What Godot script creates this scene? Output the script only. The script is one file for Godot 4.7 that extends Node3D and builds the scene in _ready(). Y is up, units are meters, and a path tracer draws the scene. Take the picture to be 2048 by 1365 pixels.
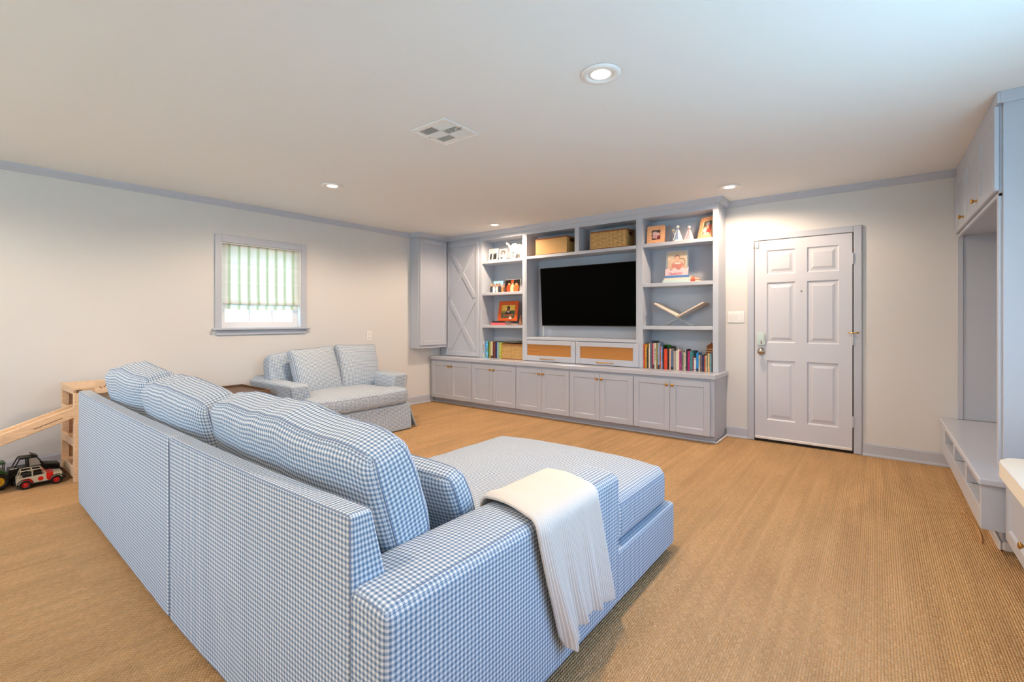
extends Node3D
# Family room: pale blue built-ins, gingham sofas, sisal floor. x runs along the television wall, z towards the camera.

const WHITE := Color(1, 1, 1)
var used := {}
var M := {}
var wob := FastNoiseLite.new()
var lw := Transform3D(Basis(Vector3.UP, -0.0241), Vector3(0.095, 0, 0))  # the left wall is a little out of square


# ---------- mesh building ----------
class MB:
	var v := PackedVector3Array()
	var n := PackedVector3Array()
	var t := PackedVector2Array()
	var x := Transform3D()

	func tri(a: Vector3, b: Vector3, c: Vector3, na: Vector3, nb: Vector3, nc: Vector3, ua := Vector2.ZERO, ub := Vector2.ZERO, uc := Vector2.ZERO) -> void:
		a = x * a; b = x * b; c = x * c
		na = (x.basis * na).normalized(); nb = (x.basis * nb).normalized(); nc = (x.basis * nc).normalized()
		if (b - a).cross(c - a).dot(na + nb + nc) > 0.0:
			v.append_array([a, c, b]); n.append_array([na, nc, nb]); t.append_array([ua, uc, ub])
		else:
			v.append_array([a, b, c]); n.append_array([na, nb, nc]); t.append_array([ua, ub, uc])

	func flat(p: Array, nn: Vector3) -> void:
		var u := []
		for q: Vector3 in p:
			u.append(MB.plan(q, nn))
		for i in range(1, p.size() - 1):
			tri(p[0], p[i], p[i + 1], nn, nn, nn, u[0], u[i], u[i + 1])

	static func plan(q: Vector3, nn: Vector3) -> Vector2:
		var a := nn.abs()
		if a.y >= a.x and a.y >= a.z:
			return Vector2(q.x, q.z)
		return Vector2(q.z, -q.y) if a.x >= a.z else Vector2(q.x, -q.y)

	func box(x0: float, y0: float, z0: float, x1: float, y1: float, z1: float, b := 0.002) -> MB:
		var lo := Vector3(minf(x0, x1), minf(y0, y1), minf(z0, z1))
		var hi := Vector3(maxf(x0, x1), maxf(y0, y1), maxf(z0, z1))
		var s := hi - lo
		b = minf(b, minf(s.x, minf(s.y, s.z)) * 0.45)
		var c := (lo + hi) / 2
		var h := s / 2
		for ax in 3:
			var e1 := (ax + 1) % 3
			var e2 := (ax + 2) % 3
			for sg: float in [-1.0, 1.0]:
				var nn := Vector3.ZERO
				nn[ax] = sg
				var ps := []
				for k: Array in [[-1, -1], [1, -1], [1, 1], [-1, 1]]:
					var q := Vector3.ZERO
					q[ax] = sg * h[ax]
					q[e1] = k[0] * (h[e1] - b)
					q[e2] = k[1] * (h[e2] - b)
					ps.append(c + q)
				flat(ps, nn)
			if b > 0.0:
				for s1: float in [-1.0, 1.0]:
					for s2: float in [-1.0, 1.0]:
						var nn := Vector3.ZERO
						nn[e1] = s1
						nn[e2] = s2
						var ps := []
						for k: Array in [[-1, 0], [1, 0], [1, 1], [-1, 1]]:
							var q := Vector3.ZERO
							q[ax] = k[0] * (h[ax] - b)
							q[e1] = s1 * (h[e1] - (b if k[1] == 1 else 0.0))
							q[e2] = s2 * (h[e2] - (0.0 if k[1] == 1 else b))
							ps.append(c + q)
						flat(ps, nn.normalized())
		if b > 0.0:
			for sx: float in [-1.0, 1.0]:
				for sy: float in [-1.0, 1.0]:
					for sz: float in [-1.0, 1.0]:
						var g := Vector3(sx, sy, sz)
						flat([c + g * Vector3(h.x, h.y - b, h.z - b), c + g * Vector3(h.x - b, h.y, h.z - b), c + g * Vector3(h.x - b, h.y - b, h.z)], g.normalized())
		return self

	func tube(path: Array, r: float, sides := 8, closed := false) -> MB:
		var m := path.size()
		var rings := []
		var up := Vector3.ZERO
		for i in m:
			var a: Vector3 = path[(i - 1 + m) % m] if closed or i > 0 else path[0]
			var b: Vector3 = path[(i + 1) % m] if closed or i < m - 1 else path[m - 1]
			var d := (b - a).normalized()
			if up == Vector3.ZERO:
				up = d.cross(Vector3(0.31, 0.92, 0.23)).normalized()
			up = (up - d * up.dot(d)).normalized()
			var w := d.cross(up)
			var ring := []
			for k in sides:
				var an := TAU * k / sides
				ring.append(up * cos(an) + w * sin(an))
			rings.append(ring)
		for i in (m if closed else m - 1):
			var j := (i + 1) % m
			for k in sides:
				var l := (k + 1) % sides
				var p0: Vector3 = path[i]
				var p1: Vector3 = path[j]
				var a: Vector3 = rings[i][k]
				var b: Vector3 = rings[i][l]
				var c: Vector3 = rings[j][l]
				var d: Vector3 = rings[j][k]
				tri(p0 + a * r, p0 + b * r, p1 + c * r, a, b, c, Vector2(0, 0.01), Vector2(0.01, 0.01), Vector2(0.01, 0.02))
				tri(p0 + a * r, p1 + c * r, p1 + d * r, a, c, d, Vector2(0, 0.01), Vector2(0.01, 0.02), Vector2(0, 0.02))
		if not closed:
			for e in [0, m - 1]:
				var d: Vector3 = (path[0] - path[1]) if e == 0 else (path[m - 1] - path[m - 2])
				var ps := []
				for k in sides:
					ps.append(path[e] + rings[e][k] * r)
				flat(ps, d.normalized())
		return self

	func lathe(prof: Array, segs := 24) -> MB:  # points (radius, height), turned about y
		var ns := []
		for i in prof.size():
			var a: Vector2 = prof[maxi(i - 1, 0)]
			var b: Vector2 = prof[mini(i + 1, prof.size() - 1)]
			var d := (b - a).normalized()
			ns.append(Vector2(d.y, -d.x))
		for i in prof.size() - 1:
			var p: Vector2 = prof[i]
			var q: Vector2 = prof[i + 1]
			for k in segs:
				var a0 := TAU * k / segs
				var a1 := TAU * (k + 1) / segs
				var f := func(g: Vector2, an: float) -> Vector3: return Vector3(g.x * cos(an), g.y, g.x * sin(an))
				var A: Vector3 = f.call(p, a0)
				var B: Vector3 = f.call(p, a1)
				var C: Vector3 = f.call(q, a1)
				var D: Vector3 = f.call(q, a0)
				if p.x > 1e-6:
					tri(A, B, C, f.call(ns[i], a0), f.call(ns[i], a1), f.call(ns[i + 1], a1))
				if q.x > 1e-6:
					tri(A, C, D, f.call(ns[i], a0), f.call(ns[i + 1], a1), f.call(ns[i + 1], a0))
		return self

	func prism(poly: PackedVector2Array, z0: float, z1: float) -> MB:  # outline in x, y pulled along z
		var ix := Geometry2D.triangulate_polygon(poly)
		for z: float in [z0, z1]:
			var nn := Vector3(0, 0, -1.0 if z == minf(z0, z1) else 1.0)
			for i in range(0, ix.size(), 3):
				flat([Vector3(poly[ix[i]].x, poly[ix[i]].y, z), Vector3(poly[ix[i + 1]].x, poly[ix[i + 1]].y, z), Vector3(poly[ix[i + 2]].x, poly[ix[i + 2]].y, z)], nn)
		var cw := Geometry2D.is_polygon_clockwise(poly)
		for i in poly.size():
			var a := poly[i]
			var b := poly[(i + 1) % poly.size()]
			var d := (b - a).normalized()
			var nn := Vector3(d.y, -d.x, 0) * (-1.0 if cw else 1.0)
			flat([Vector3(a.x, a.y, z0), Vector3(b.x, b.y, z0), Vector3(b.x, b.y, z1), Vector3(a.x, a.y, z1)], nn)
		return self

	func done() -> ArrayMesh:
		var arr := []
		arr.resize(Mesh.ARRAY_MAX)
		arr[Mesh.ARRAY_VERTEX] = v
		arr[Mesh.ARRAY_NORMAL] = n
		arr[Mesh.ARRAY_TEX_UV] = t
		var m := ArrayMesh.new()
		m.add_surface_from_arrays(Mesh.PRIMITIVE_TRIANGLES, arr)
		return m


func mb(at := Vector3.ZERO, turn := Vector3.ZERO) -> MB:
	var m := MB.new()
	m.x = Transform3D(Basis.from_euler(turn), at)
	return m


func round_at(c: Vector3, half: Vector3, r: float) -> Vector3:
	var q := c * half
	var inner := q.clamp(-(half - Vector3.ONE * r), half - Vector3.ONE * r)
	var d := q - inner
	return inner + d.normalized() * r if d.length() > 1e-9 else q


# A rounded, bent and creased box of cloth: seg gives its cells along x, y, z; bend moves a rounded point (p) given its place on the cube (c).
func puff(half: Vector3, r: float, seg: Vector3i, bend = null, crease := 0.0, seed_ := 0.0, spin := 0.0) -> ArrayMesh:
	var pos := PackedVector3Array()
	var uv := PackedVector2Array()
	var ix := PackedInt32Array()
	var weld := {}
	var acc := []
	var key := PackedInt32Array()
	r = minf(r, minf(half.x, minf(half.y, half.z)) * 0.98)
	var line := func(n: int, h: float) -> Array:
		var e := r / h
		var o := []
		for k in 5:
			o.append(-1.0 + e * k / 5.0)
		for k in n + 1:
			o.append(lerpf(-1.0 + e, 1.0 - e, float(k) / n))
		for k in 5:
			o.append(1.0 - e + e * (k + 1) / 5.0)
		return o
	for ax in 3:
		var e1 := (ax + 1) % 3
		var e2 := (ax + 2) % 3
		var l1: Array = line.call(seg[e1], half[e1])
		var l2: Array = line.call(seg[e2], half[e2])
		for sg: float in [-1.0, 1.0]:
			var base := pos.size()
			for a: float in l1:
				for b: float in l2:
					var c := Vector3.ZERO
					c[ax] = sg
					c[e1] = a
					c[e2] = b
					var q := c * half
					var w := Vector2(q.z, -q.y) if ax == 0 else Vector2(q.x, q.z) if ax == 1 else Vector2(q.x, -q.y)
					uv.append(w.rotated(spin) + Vector2(0.37 * ax, 0.19))
					var p := soft_at(c, half, r, bend, crease, seed_)
					pos.append(p)
					var kk := Vector3i((p * 20000.0).round())
					if not weld.has(kk):
						weld[kk] = acc.size()
						acc.append(Vector3.ZERO)
					key.append(weld[kk])
			var w2 := l2.size()
			for i in l1.size() - 1:
				for j in w2 - 1:
					var a := base + i * w2 + j
					if sg > 0:
						ix.append_array([a, a + 1, a + w2 + 1, a, a + w2 + 1, a + w2])
					else:
						ix.append_array([a, a + w2 + 1, a + 1, a, a + w2, a + w2 + 1])
	for i in range(0, ix.size(), 3):
		var g := (pos[ix[i + 2]] - pos[ix[i]]).cross(pos[ix[i + 1]] - pos[ix[i]])
		for k in 3:
			acc[key[ix[i + k]]] += g
	var nor := PackedVector3Array()
	for i in pos.size():
		nor.append((acc[key[i]] as Vector3).normalized())
	var arr := []
	arr.resize(Mesh.ARRAY_MAX)
	arr[Mesh.ARRAY_VERTEX] = pos
	arr[Mesh.ARRAY_NORMAL] = nor
	arr[Mesh.ARRAY_TEX_UV] = uv
	arr[Mesh.ARRAY_INDEX] = ix
	var m := ArrayMesh.new()
	m.add_surface_from_arrays(Mesh.PRIMITIVE_TRIANGLES, arr)
	return m


func soft_at(c: Vector3, half: Vector3, r: float, bend, crease: float, seed_: float) -> Vector3:
	var p := round_at(c, half, r)
	if crease > 0.0:
		var q := p + Vector3(seed_ * 3.1, seed_ * 7.7, seed_)
		p += c.normalized() * crease * (wob.get_noise_3dv(q * 480.0) + 0.35 * wob.get_noise_3dv(q * 1600.0))
	return bend.call(p, c) if bend != null else p


# A seam cord that follows the edge of a puffed box; edge: the cube points it passes.
func cord(st: MB, edge: Array, half: Vector3, r: float, thick: float, bend = null, crease := 0.0, seed_ := 0.0, closed := true) -> MB:
	var path := []
	var m := edge.size()
	for i in (m if closed else m - 1):
		var a: Vector3 = edge[i]
		var b: Vector3 = edge[(i + 1) % m]
		for k in 24:
			path.append(soft_at(a.lerp(b, k / 24.0), half, r, bend, crease, seed_))
	return st.tube(path, thick, 6, closed)


# ---------- naming ----------
func numbered(called: String) -> String:
	used[called] = used.get(called, -1) + 1
	return called if used[called] == 0 else "%s_%03d" % [called, used[called]]


func tag(o: Node3D, label: String, category: String, group := "") -> Node3D:
	o.set_meta("label", label)
	o.set_meta("category", category)
	if group:
		o.set_meta("group", group)
	return o


func thing(called: String, label: String, category: String, at := Vector3.ZERO, group := "", turn := 0.0) -> Node3D:
	var o := Node3D.new()
	o.name = numbered(called)
	add_child(o)
	o.position = at
	o.rotation.y = turn
	return tag(o, label, category, group)


func put(called: String, mesh: Mesh, m: Material, parent: Node = self, at := Vector3.ZERO) -> MeshInstance3D:
	var o := MeshInstance3D.new()
	o.name = numbered(called) if parent == self else called
	o.mesh = mesh
	o.material_override = m
	o.position = at
	parent.add_child(o, true)
	return o


func struct(called: String, mesh: Mesh, m: Material, label := "", at := Transform3D()) -> MeshInstance3D:
	var o := put(called, mesh, m)
	o.transform = at
	o.set_meta("kind", "structure")
	if label:
		o.set_meta("label", label)
	return o


# ---------- surfaces ----------
func paint(color: Color, rough := 0.5, metal := 0.0, spec := 0.5) -> StandardMaterial3D:
	var m := StandardMaterial3D.new()
	m.albedo_color = color
	m.roughness = rough
	m.metallic = metal
	m.metallic_specular = spec
	return m


func tex(w: int, h: int, f: Callable, alpha := false) -> ImageTexture:
	var d := PackedByteArray()
	d.resize(w * h * 4)
	var i := 0
	for y in h:
		for x in w:
			var c: Color = f.call(x, y)
			d[i] = clampi(int(c.r * 255.0 + 0.5), 0, 255)
			d[i + 1] = clampi(int(c.g * 255.0 + 0.5), 0, 255)
			d[i + 2] = clampi(int(c.b * 255.0 + 0.5), 0, 255)
			d[i + 3] = clampi(int(c.a * 255.0 + 0.5), 0, 255) if alpha else 255
			i += 4
	return ImageTexture.create_from_image(Image.create_from_data(w, h, false, Image.FORMAT_RGBA8, d))


func hash01(a: int, b: int) -> float:
	var k := (a * 73856093) ^ (b * 19349663)
	k = (k ^ (k >> 13)) * 1274126177
	return float((k ^ (k >> 16)) & 0xffff) / 65535.0


func surfaces() -> void:
	wob.seed = 11
	wob.noise_type = FastNoiseLite.TYPE_SIMPLEX_SMOOTH
	wob.frequency = 0.01
	M.blue = paint(Color(0.745, 0.765, 0.805), 0.38)
	M.counter = paint(Color(0.755, 0.77, 0.81), 0.2)
	M.wall = paint(Color(0.865, 0.86, 0.85), 0.85, 0, 0.3)
	M.ceiling = paint(Color(0.92, 0.92, 0.915), 0.9, 0, 0.2)
	var grain := tex(256, 256, func(x: int, y: int) -> Color:
		var g := 0.5 + 0.5 * wob.get_noise_2d(x * 14.0, y * 14.0) * absf(sin(PI * x / 256.0) * sin(PI * y / 256.0))
		return Color(g, g, g))
	for k: String in ["wall", "ceiling"]:
		M[k].heightmap_enabled = true
		M[k].heightmap_texture = grain
		M[k].heightmap_scale = 0.05
		M[k].uv1_triplanar = true
		M[k].uv1_scale = Vector3.ONE * 2.0
	M.door = paint(Color(0.815, 0.825, 0.855), 0.38)
	M.white = paint(Color(0.93, 0.925, 0.915), 0.35)
	M.bisque = paint(Color(0.82, 0.805, 0.785), 0.5)
	M.black = paint(Color(0.02, 0.02, 0.022), 0.5)
	M.dark = paint(Color(0.09, 0.085, 0.08), 0.6)
	M.screen = paint(Color(0.006, 0.006, 0.007), 0.35, 0, 0.12)
	M.brass = paint(Color(0.76, 0.58, 0.32), 0.28, 1.0)
	M.nickel = paint(Color(0.76, 0.70, 0.62), 0.2, 1.0)
	M.glass = paint(Color(0.95, 0.97, 0.97, 0.06), 0.02)
	M.glass.transparency = BaseMaterial3D.TRANSPARENCY_ALPHA
	M.acrylic = paint(Color(0.93, 0.96, 0.97, 0.14), 0.03)
	M.acrylic.transparency = BaseMaterial3D.TRANSPARENCY_ALPHA
	# small gingham: 16 checks of 12.8 mm in a tile
	var check := tex(512, 512, func(x: int, y: int) -> Color:
		var a := clampf((absf(fposmod(x, 32) - 16.0) - 8.0) / 2.0 + 0.5, 0.0, 1.0)
		var b := clampf((absf(fposmod(y, 32) - 16.0) - 8.0) / 2.0 + 0.5, 0.0, 1.0)
		var w := Color(0.90, 0.90, 0.90)
		var one := Color(0.665, 0.72, 0.775)
		var two := Color(0.42, 0.515, 0.615)
		var c := w.lerp(one, clampf(a + b, 0, 1)).lerp(two, a * b)
		var th := 0.97 + 0.03 * (hash01(x / 2, 5) + hash01(9, y / 2)) + (0.03 if (x + y) % 4 < 2 else 0.0)
		return Color(c.r * th, c.g * th, c.b * th))
	M.gingham = paint(WHITE, 0.9, 0, 0.2)
	M.gingham.albedo_texture = check
	M.gingham.uv1_scale = Vector3.ONE / 0.232
	M.piping = paint(Color(0.52, 0.58, 0.68), 0.9, 0, 0.2)
	# sisal: ribs of slanted knots along z
	var knot := func(x: int, y: int) -> Array:
		var rib := x / 32
		var u := fposmod(x, 32) / 32.0
		var yy := fposmod(y + (21 if rib % 2 == 1 else 0) + (u - 0.5) * (26 if rib % 2 == 1 else -26), 512.0)
		var cell := int(yy / 42.6667)
		var w := fposmod(yy, 42.6667) / 42.6667
		var hgt := pow(maxf(sin(PI * u), 0.0), 0.6) * pow(maxf(sin(PI * w), 0.0), 0.5)
		return [hgt, rib, cell, u, w]
	M.sisal = paint(WHITE, 0.85, 0, 0.25)
	M.sisal.albedo_texture = tex(512, 512, func(x: int, y: int) -> Color:
		var k: Array = knot.call(x, y)
		var r := hash01(k[1] * 31 + 7, k[2] * 17 + 3)
		var fib := hash01(int(x * 0.5 + y * (0.28 if k[1] % 2 == 1 else -0.28)) + 900, k[2])
		var tone := 0.925 + 0.05 * r + 0.12 * (fib - 0.5)
		var c := Color(0.97, 0.80, 0.605).lerp(Color(0.91, 0.71, 0.49), 0.25 + 0.5 * hash01(k[2] * 13 + 1, k[1] * 5 + 2))
		return Color(c.r * tone, c.g * tone, c.b * tone))
	M.sisal.heightmap_enabled = true
	M.sisal.heightmap_texture = tex(512, 512, func(x: int, y: int) -> Color:
		var g: float = knot.call(x, y)[0]
		return Color(g, g, g))
	M.sisal.heightmap_scale = 0.55
	M.sisal.uv1_scale = Vector3.ONE / 0.15
	var run := tex(256, 256, func(x: int, y: int) -> Color:
		var a := wob.get_noise_2d(x * 22.0, y * 0.9) * 0.5 + wob.get_noise_2d(x * 5.0 + 400.0, y * 2.0 + 90.0) * 0.5
		var g := 0.96 + 0.12 * a
		return Color(g, g, g * 0.99))
	M.sisal.detail_enabled = true
	M.sisal.detail_albedo = run
	M.sisal.detail_blend_mode = BaseMaterial3D.BLEND_MODE_MUL
	M.sisal.detail_uv_layer = BaseMaterial3D.DETAIL_UV_2
	M.sisal.uv2_scale = Vector3(0.31, 0.21, 1)
	# cane webbing with open holes
	var web := func(x: int, y: int) -> Color:
		var u := fposmod(x, 16) / 16.0
		var w := fposmod(y, 16) / 16.0
		var hole := maxf(absf(u - 0.5), absf(w - 0.5)) < 0.29 and absf(u - 0.5) + absf(w - 0.5) < 0.46
		var s := 0.82 + 0.22 * hash01(x / 4, y / 16) + 0.10 * sin(TAU * 2.0 * u) * sin(TAU * 2.0 * w)
		return Color(0.93 * s, 0.74 * s, 0.46 * s, 0.0 if hole else 1.0)
	var cane := tex(128, 128, web, true)
	for k: String in ["cane", "rattan"]:
		M[k] = paint(Color(0.98, 0.84, 0.70) if k == "cane" else Color(1.0, 1.0, 1.0), 0.55)
		M[k].albedo_texture = cane
		M[k].transparency = BaseMaterial3D.TRANSPARENCY_ALPHA_SCISSOR
		M[k].alpha_scissor_threshold = 0.5
		M[k].uv1_scale = Vector3.ONE / 0.128
	M.rim = paint(Color(0.56, 0.33, 0.15), 0.5)
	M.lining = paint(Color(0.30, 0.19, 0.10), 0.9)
	var ring := tex(256, 256, func(x: int, y: int) -> Color:
		var q := 0.5 + 0.5 * sin(9.0 * wob.get_noise_2d(x * 0.35, y * 5.0) + y * 0.09)
		var g := 0.90 + 0.08 * q + 0.04 * hash01(y, x / 24)
		return Color(g, g, g))
	var woods := {"maple": Color(0.94, 0.80, 0.645), "walnut": Color(0.42, 0.31, 0.22), "peach": Color(0.97, 0.72, 0.53), "rust": Color(0.84, 0.36, 0.11)}
	for k: String in woods:
		M[k] = paint(woods[k], 0.5)
		M[k].albedo_texture = ring
		M[k].uv1_triplanar = true
		M[k].uv1_scale = Vector3.ONE * 3.0
	M.knit = paint(Color(0.93, 0.91, 0.88), 0.95, 0, 0.15)
	M.knit.rim_enabled = true
	M.knit.rim = 0.3
	M.cushion = paint(Color(0.93, 0.90, 0.83), 0.9, 0, 0.2)
	# roman shade: woven stripes
	M.shade = paint(WHITE, 0.95, 0, 0.1)
	M.shade.albedo_texture = tex(512, 64, func(x: int, y: int) -> Color:
		var u := x / 512.0 * 8.4 - 0.15
		var d := absf(fposmod(u, 1.0) - 0.5)
		var c := Color(0.95, 0.93, 0.89)
		if d < 0.045:
			c = Color(0.80, 0.83, 0.73)
		elif d < 0.13:
			c = Color(0.86, 0.88, 0.79)
		elif d < 0.17:
			c = Color(0.90, 0.86, 0.76)
		var th := 0.95 + 0.05 * hash01(x, 3) + 0.04 * hash01(4, y)
		return Color(c.r * th, c.g * th, c.b * th))
	M.shade.backlight_enabled = true
	M.shade.backlight = Color(1, 1, 1)


# ---------- the place ----------
func _ready() -> void:
	var cam := Camera3D.new()
	cam.position = Vector3(5.340, 1.2118, 5.2736)
	cam.rotation.y = deg_to_rad(37.742)
	cam.projection = Camera3D.PROJECTION_FRUSTUM
	cam.near = 0.05
	cam.far = 200.0
	cam.size = 2.0 * 0.05 * 682.5 / 941.87
	cam.frustum_offset = Vector2(0, -0.05 * 41.8 / 941.87)
	add_child(cam)
	cam.current = true
	var sky := ProceduralSkyMaterial.new()
	sky.sky_top_color = Color(0.50, 0.72, 1.0)
	sky.sky_horizon_color = Color(0.82, 0.95, 1.0)
	sky.sky_curve = 0.25
	sky.ground_bottom_color = Color(0.55, 0.56, 0.55)
	sky.ground_horizon_color = Color(0.62, 0.64, 0.65)
	sky.sky_energy_multiplier = 2.3
	sky.ground_energy_multiplier = 1.6
	var env := Environment.new()
	env.background_mode = Environment.BG_SKY
	env.sky = Sky.new()
	env.sky.sky_material = sky
	env.tonemap_mode = Environment.TONE_MAPPER_LINEAR
	env.tonemap_exposure = 1.0
	env.sdfgi_enabled = true
	env.ssao_enabled = true
	env.ssil_enabled = true
	var we := WorldEnvironment.new()
	we.environment = env
	add_child(we)
	var sun := DirectionalLight3D.new()
	sun.light_color = Color(0.63, 0.84, 1.0)
	sun.light_energy = 15.0
	sun.light_angular_distance = 0.6
	sun.shadow_enabled = true
	add_child(sun)
	sun.look_at_from_position(Vector3(2.75, 9.5, 0.95), Vector3.ZERO, Vector3.RIGHT)
	surfaces()
	shell()
	left_wall()
	door_wall()
	built_in()
	lockers()
	sofa()
	loveseat()
	shelf_things()
	toys()
	small_fittings()


func downlight(x: float, z: float, label: String) -> void:
	var o := thing("recessed_light", label, "light", Vector3(x, 2.438, z), "recessed ceiling lights")
	put("trim_ring", mb().lathe([Vector2(0.062, -0.002), Vector2(0.066, -0.008), Vector2(0.080, -0.011), Vector2(0.092, -0.008), Vector2(0.098, -0.001), Vector2(0.098, 0.0)], 40).done(), M.white, o)
	put("baffle", mb().lathe([Vector2(0.046, 0.0), Vector2(0.050, -0.004), Vector2(0.058, -0.005), Vector2(0.062, -0.002)], 40).done(), M.white, o)
	var glow := paint(Color(1, 0.96, 0.9), 0.4)
	glow.emission_enabled = true
	glow.emission = Color(1.0, 0.93, 0.82)
	glow.emission_energy_multiplier = 2.6
	put("lens", mb().lathe([Vector2(0.0, -0.007), Vector2(0.025, -0.0068), Vector2(0.044, -0.005), Vector2(0.048, -0.003), Vector2(0.048, 0.0)], 32).done(), glow, o)
	var s := SpotLight3D.new()
	s.name = "lamp"
	s.position = Vector3(0, -0.02, 0)
	s.rotation.x = -PI / 2
	s.light_color = Color(1.0, 0.88, 0.76)
	s.light_energy = 2.5
	s.spot_angle = 83.0
	s.spot_angle_attenuation = 0.42
	s.light_size = 0.05
	s.spot_range = 12.0
	s.spot_attenuation = 2.0
	s.shadow_enabled = true
	o.add_child(s)


func moulding(outline: Array, a: Vector3, b: Vector3, out: Vector3, called: String, m: Material, label: String) -> MeshInstance3D:
	# outline: (distance out from the wall, height); run from a to b
	var along := (b - a).normalized()
	var st := mb()
	st.x = Transform3D(Basis(out, Vector3.UP, along), a)
	st.prism(PackedVector2Array(outline), 0.0, (b - a).length())
	return struct(called, st.done(), m, label)


const CROWN := [Vector2(0, 2.383), Vector2(0.014, 2.383), Vector2(0.018, 2.392), Vector2(0.024, 2.398), Vector2(0.04, 2.412), Vector2(0.048, 2.424), Vector2(0.05, 2.44), Vector2(0, 2.44)]
const BASE := [Vector2(0, 0.002), Vector2(0.027, 0.002), Vector2(0.026, 0.012), Vector2(0.021, 0.020), Vector2(0.013, 0.023), Vector2(0.013, 0.100), Vector2(0.009, 0.106), Vector2(0.008, 0.112), Vector2(0, 0.114)]


func shell() -> void:
	# sisal floor with a second uv for its broad runs
	var arr := []
	arr.resize(Mesh.ARRAY_MAX)
	var vs := PackedVector3Array()
	var ns := PackedVector3Array()
	var us := PackedVector2Array()
	var ix := PackedInt32Array([0, 1, 2, 0, 2, 3])
	for p: Vector2 in [Vector2(-0.3, -0.2), Vector2(6.5, -0.2), Vector2(6.5, 7.7), Vector2(-0.3, 7.7)]:
		vs.append(Vector3(p.x, 0, p.y))
		ns.append(Vector3.UP)
		us.append(p)
	for p: Vector2 in [Vector2(-0.3, -0.2), Vector2(-0.3, 7.7), Vector2(6.5, 7.7), Vector2(6.5, -0.2)]:
		vs.append(Vector3(p.x, -0.12, p.y))
		ns.append(Vector3.DOWN)
		us.append(p)
	ix.append_array([4, 5, 6, 4, 6, 7])
	arr[Mesh.ARRAY_VERTEX] = vs
	arr[Mesh.ARRAY_NORMAL] = ns
	arr[Mesh.ARRAY_TEX_UV] = us
	arr[Mesh.ARRAY_TEX_UV2] = us
	arr[Mesh.ARRAY_INDEX] = ix
	var fm := ArrayMesh.new()
	fm.add_surface_from_arrays(Mesh.PRIMITIVE_TRIANGLES, arr)
	struct("floor", fm, M.sisal, "wall to wall floor of golden woven sisal")
	struct("ceiling", mb().box(-0.3, 2.44, -0.2, 6.5, 2.56, 7.7, 0).done(), M.ceiling, "flat off-white plaster ceiling")
	struct("wall_back", mb().box(-0.3, -0.1, -0.12, 6.5, 2.5, 0, 0).done(), M.wall, "cream wall with built-ins and door")
	# wall behind the viewer, with a plain window
	var st := mb()
	st.box(-0.4, -0.1, 7.5, 0.8, 2.5, 7.62, 0).box(3.8, -0.1, 7.5, 6.5, 2.5, 7.62, 0)
	st.box(0.8, -0.1, 7.5, 3.8, 0.45, 7.62, 0).box(0.8, 2.12, 7.5, 3.8, 2.5, 7.62, 0)
	struct("wall_front", st.done(), M.wall, "cream wall behind the viewer")
	var v := Node3D.new()
	v.name = "window_3"
	v.set_meta("kind", "structure")
	add_child(v)
	put("casing", mb().box(0.72, 0.37, 7.478, 3.88, 0.45, 7.502).box(0.72, 2.12, 7.478, 3.88, 2.2, 7.502).box(0.72, 0.45, 7.478, 0.8, 2.12, 7.502).box(3.8, 0.45, 7.478, 3.88, 2.12, 7.502).done(), M.blue, v)
	for k in 3:
		var x0 := 0.8 + k * 1.0
		put("sash", mb().box(x0, 0.45, 7.54, x0 + 1.0, 0.50, 7.58).box(x0, 2.07, 7.54, x0 + 1.0, 2.12, 7.58).box(x0, 0.50, 7.54, x0 + 0.05, 2.07, 7.58).box(x0 + 0.95, 0.50, 7.54, x0 + 1.0, 2.07, 7.58).done(), M.white, v)
		put("pane", mb().box(x0 + 0.05, 0.50, 7.558, x0 + 0.95, 2.07, 7.562, 0).done(), M.glass, v)
	# right wall with the wide window over the window seat
	st = mb()
	st.box(6.35, -0.1, -0.12, 6.47, 2.5, 2.50, 0).box(6.35, -0.1, 4.70, 6.47, 2.5, 7.62, 0)
	st.box(6.35, -0.1, 2.50, 6.47, 0.72, 4.70, 0).box(6.35, 2.16, 2.50, 6.47, 2.5, 4.70, 0)
	struct("wall_right", st.done(), M.wall, "cream wall with window over the seat")
	var w := Node3D.new()
	w.name = "window_2"
	w.set_meta("kind", "structure")
	add_child(w)
	put("casing", mb().box(6.325, 0.64, 2.42, 6.352, 0.72, 4.78).box(6.325, 2.16, 2.42, 6.352, 2.25, 4.78).box(6.325, 0.72, 2.42, 6.352, 2.16, 2.50).box(6.325, 0.72, 4.70, 6.352, 2.16, 4.78).done(), M.blue, w)
	put("sash", mb().box(6.39, 0.72, 2.50, 6.43, 0.77, 4.70).box(6.39, 2.11, 2.50, 6.43, 2.16, 4.70).box(6.39, 0.77, 2.50, 6.43, 2.11, 2.55).box(6.39, 0.77, 4.65, 6.43, 2.11, 4.70).done(), M.white, w)
	put("pane", mb().box(6.408, 0.77, 2.55, 6.412, 2.11, 4.65, 0).done(), M.glass, w)
	# left wall, in its own axes: out of the wall is x, along it is z
	st = mb()
	st.box(-0.14, -0.1, -0.1, 0, 2.5, 2.44, 0).box(-0.14, -0.1, 3.279, 0, 2.5, 7.65, 0)
	st.box(-0.14, -0.1, 2.44, 0, 1.122, 3.279, 0).box(-0.14, 2.02, 2.44, 0, 2.5, 3.279, 0)
	struct("wall_left", st.done(), M.wall, "long cream wall with the shaded window", lw)
	# mouldings
	var n := 1
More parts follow.
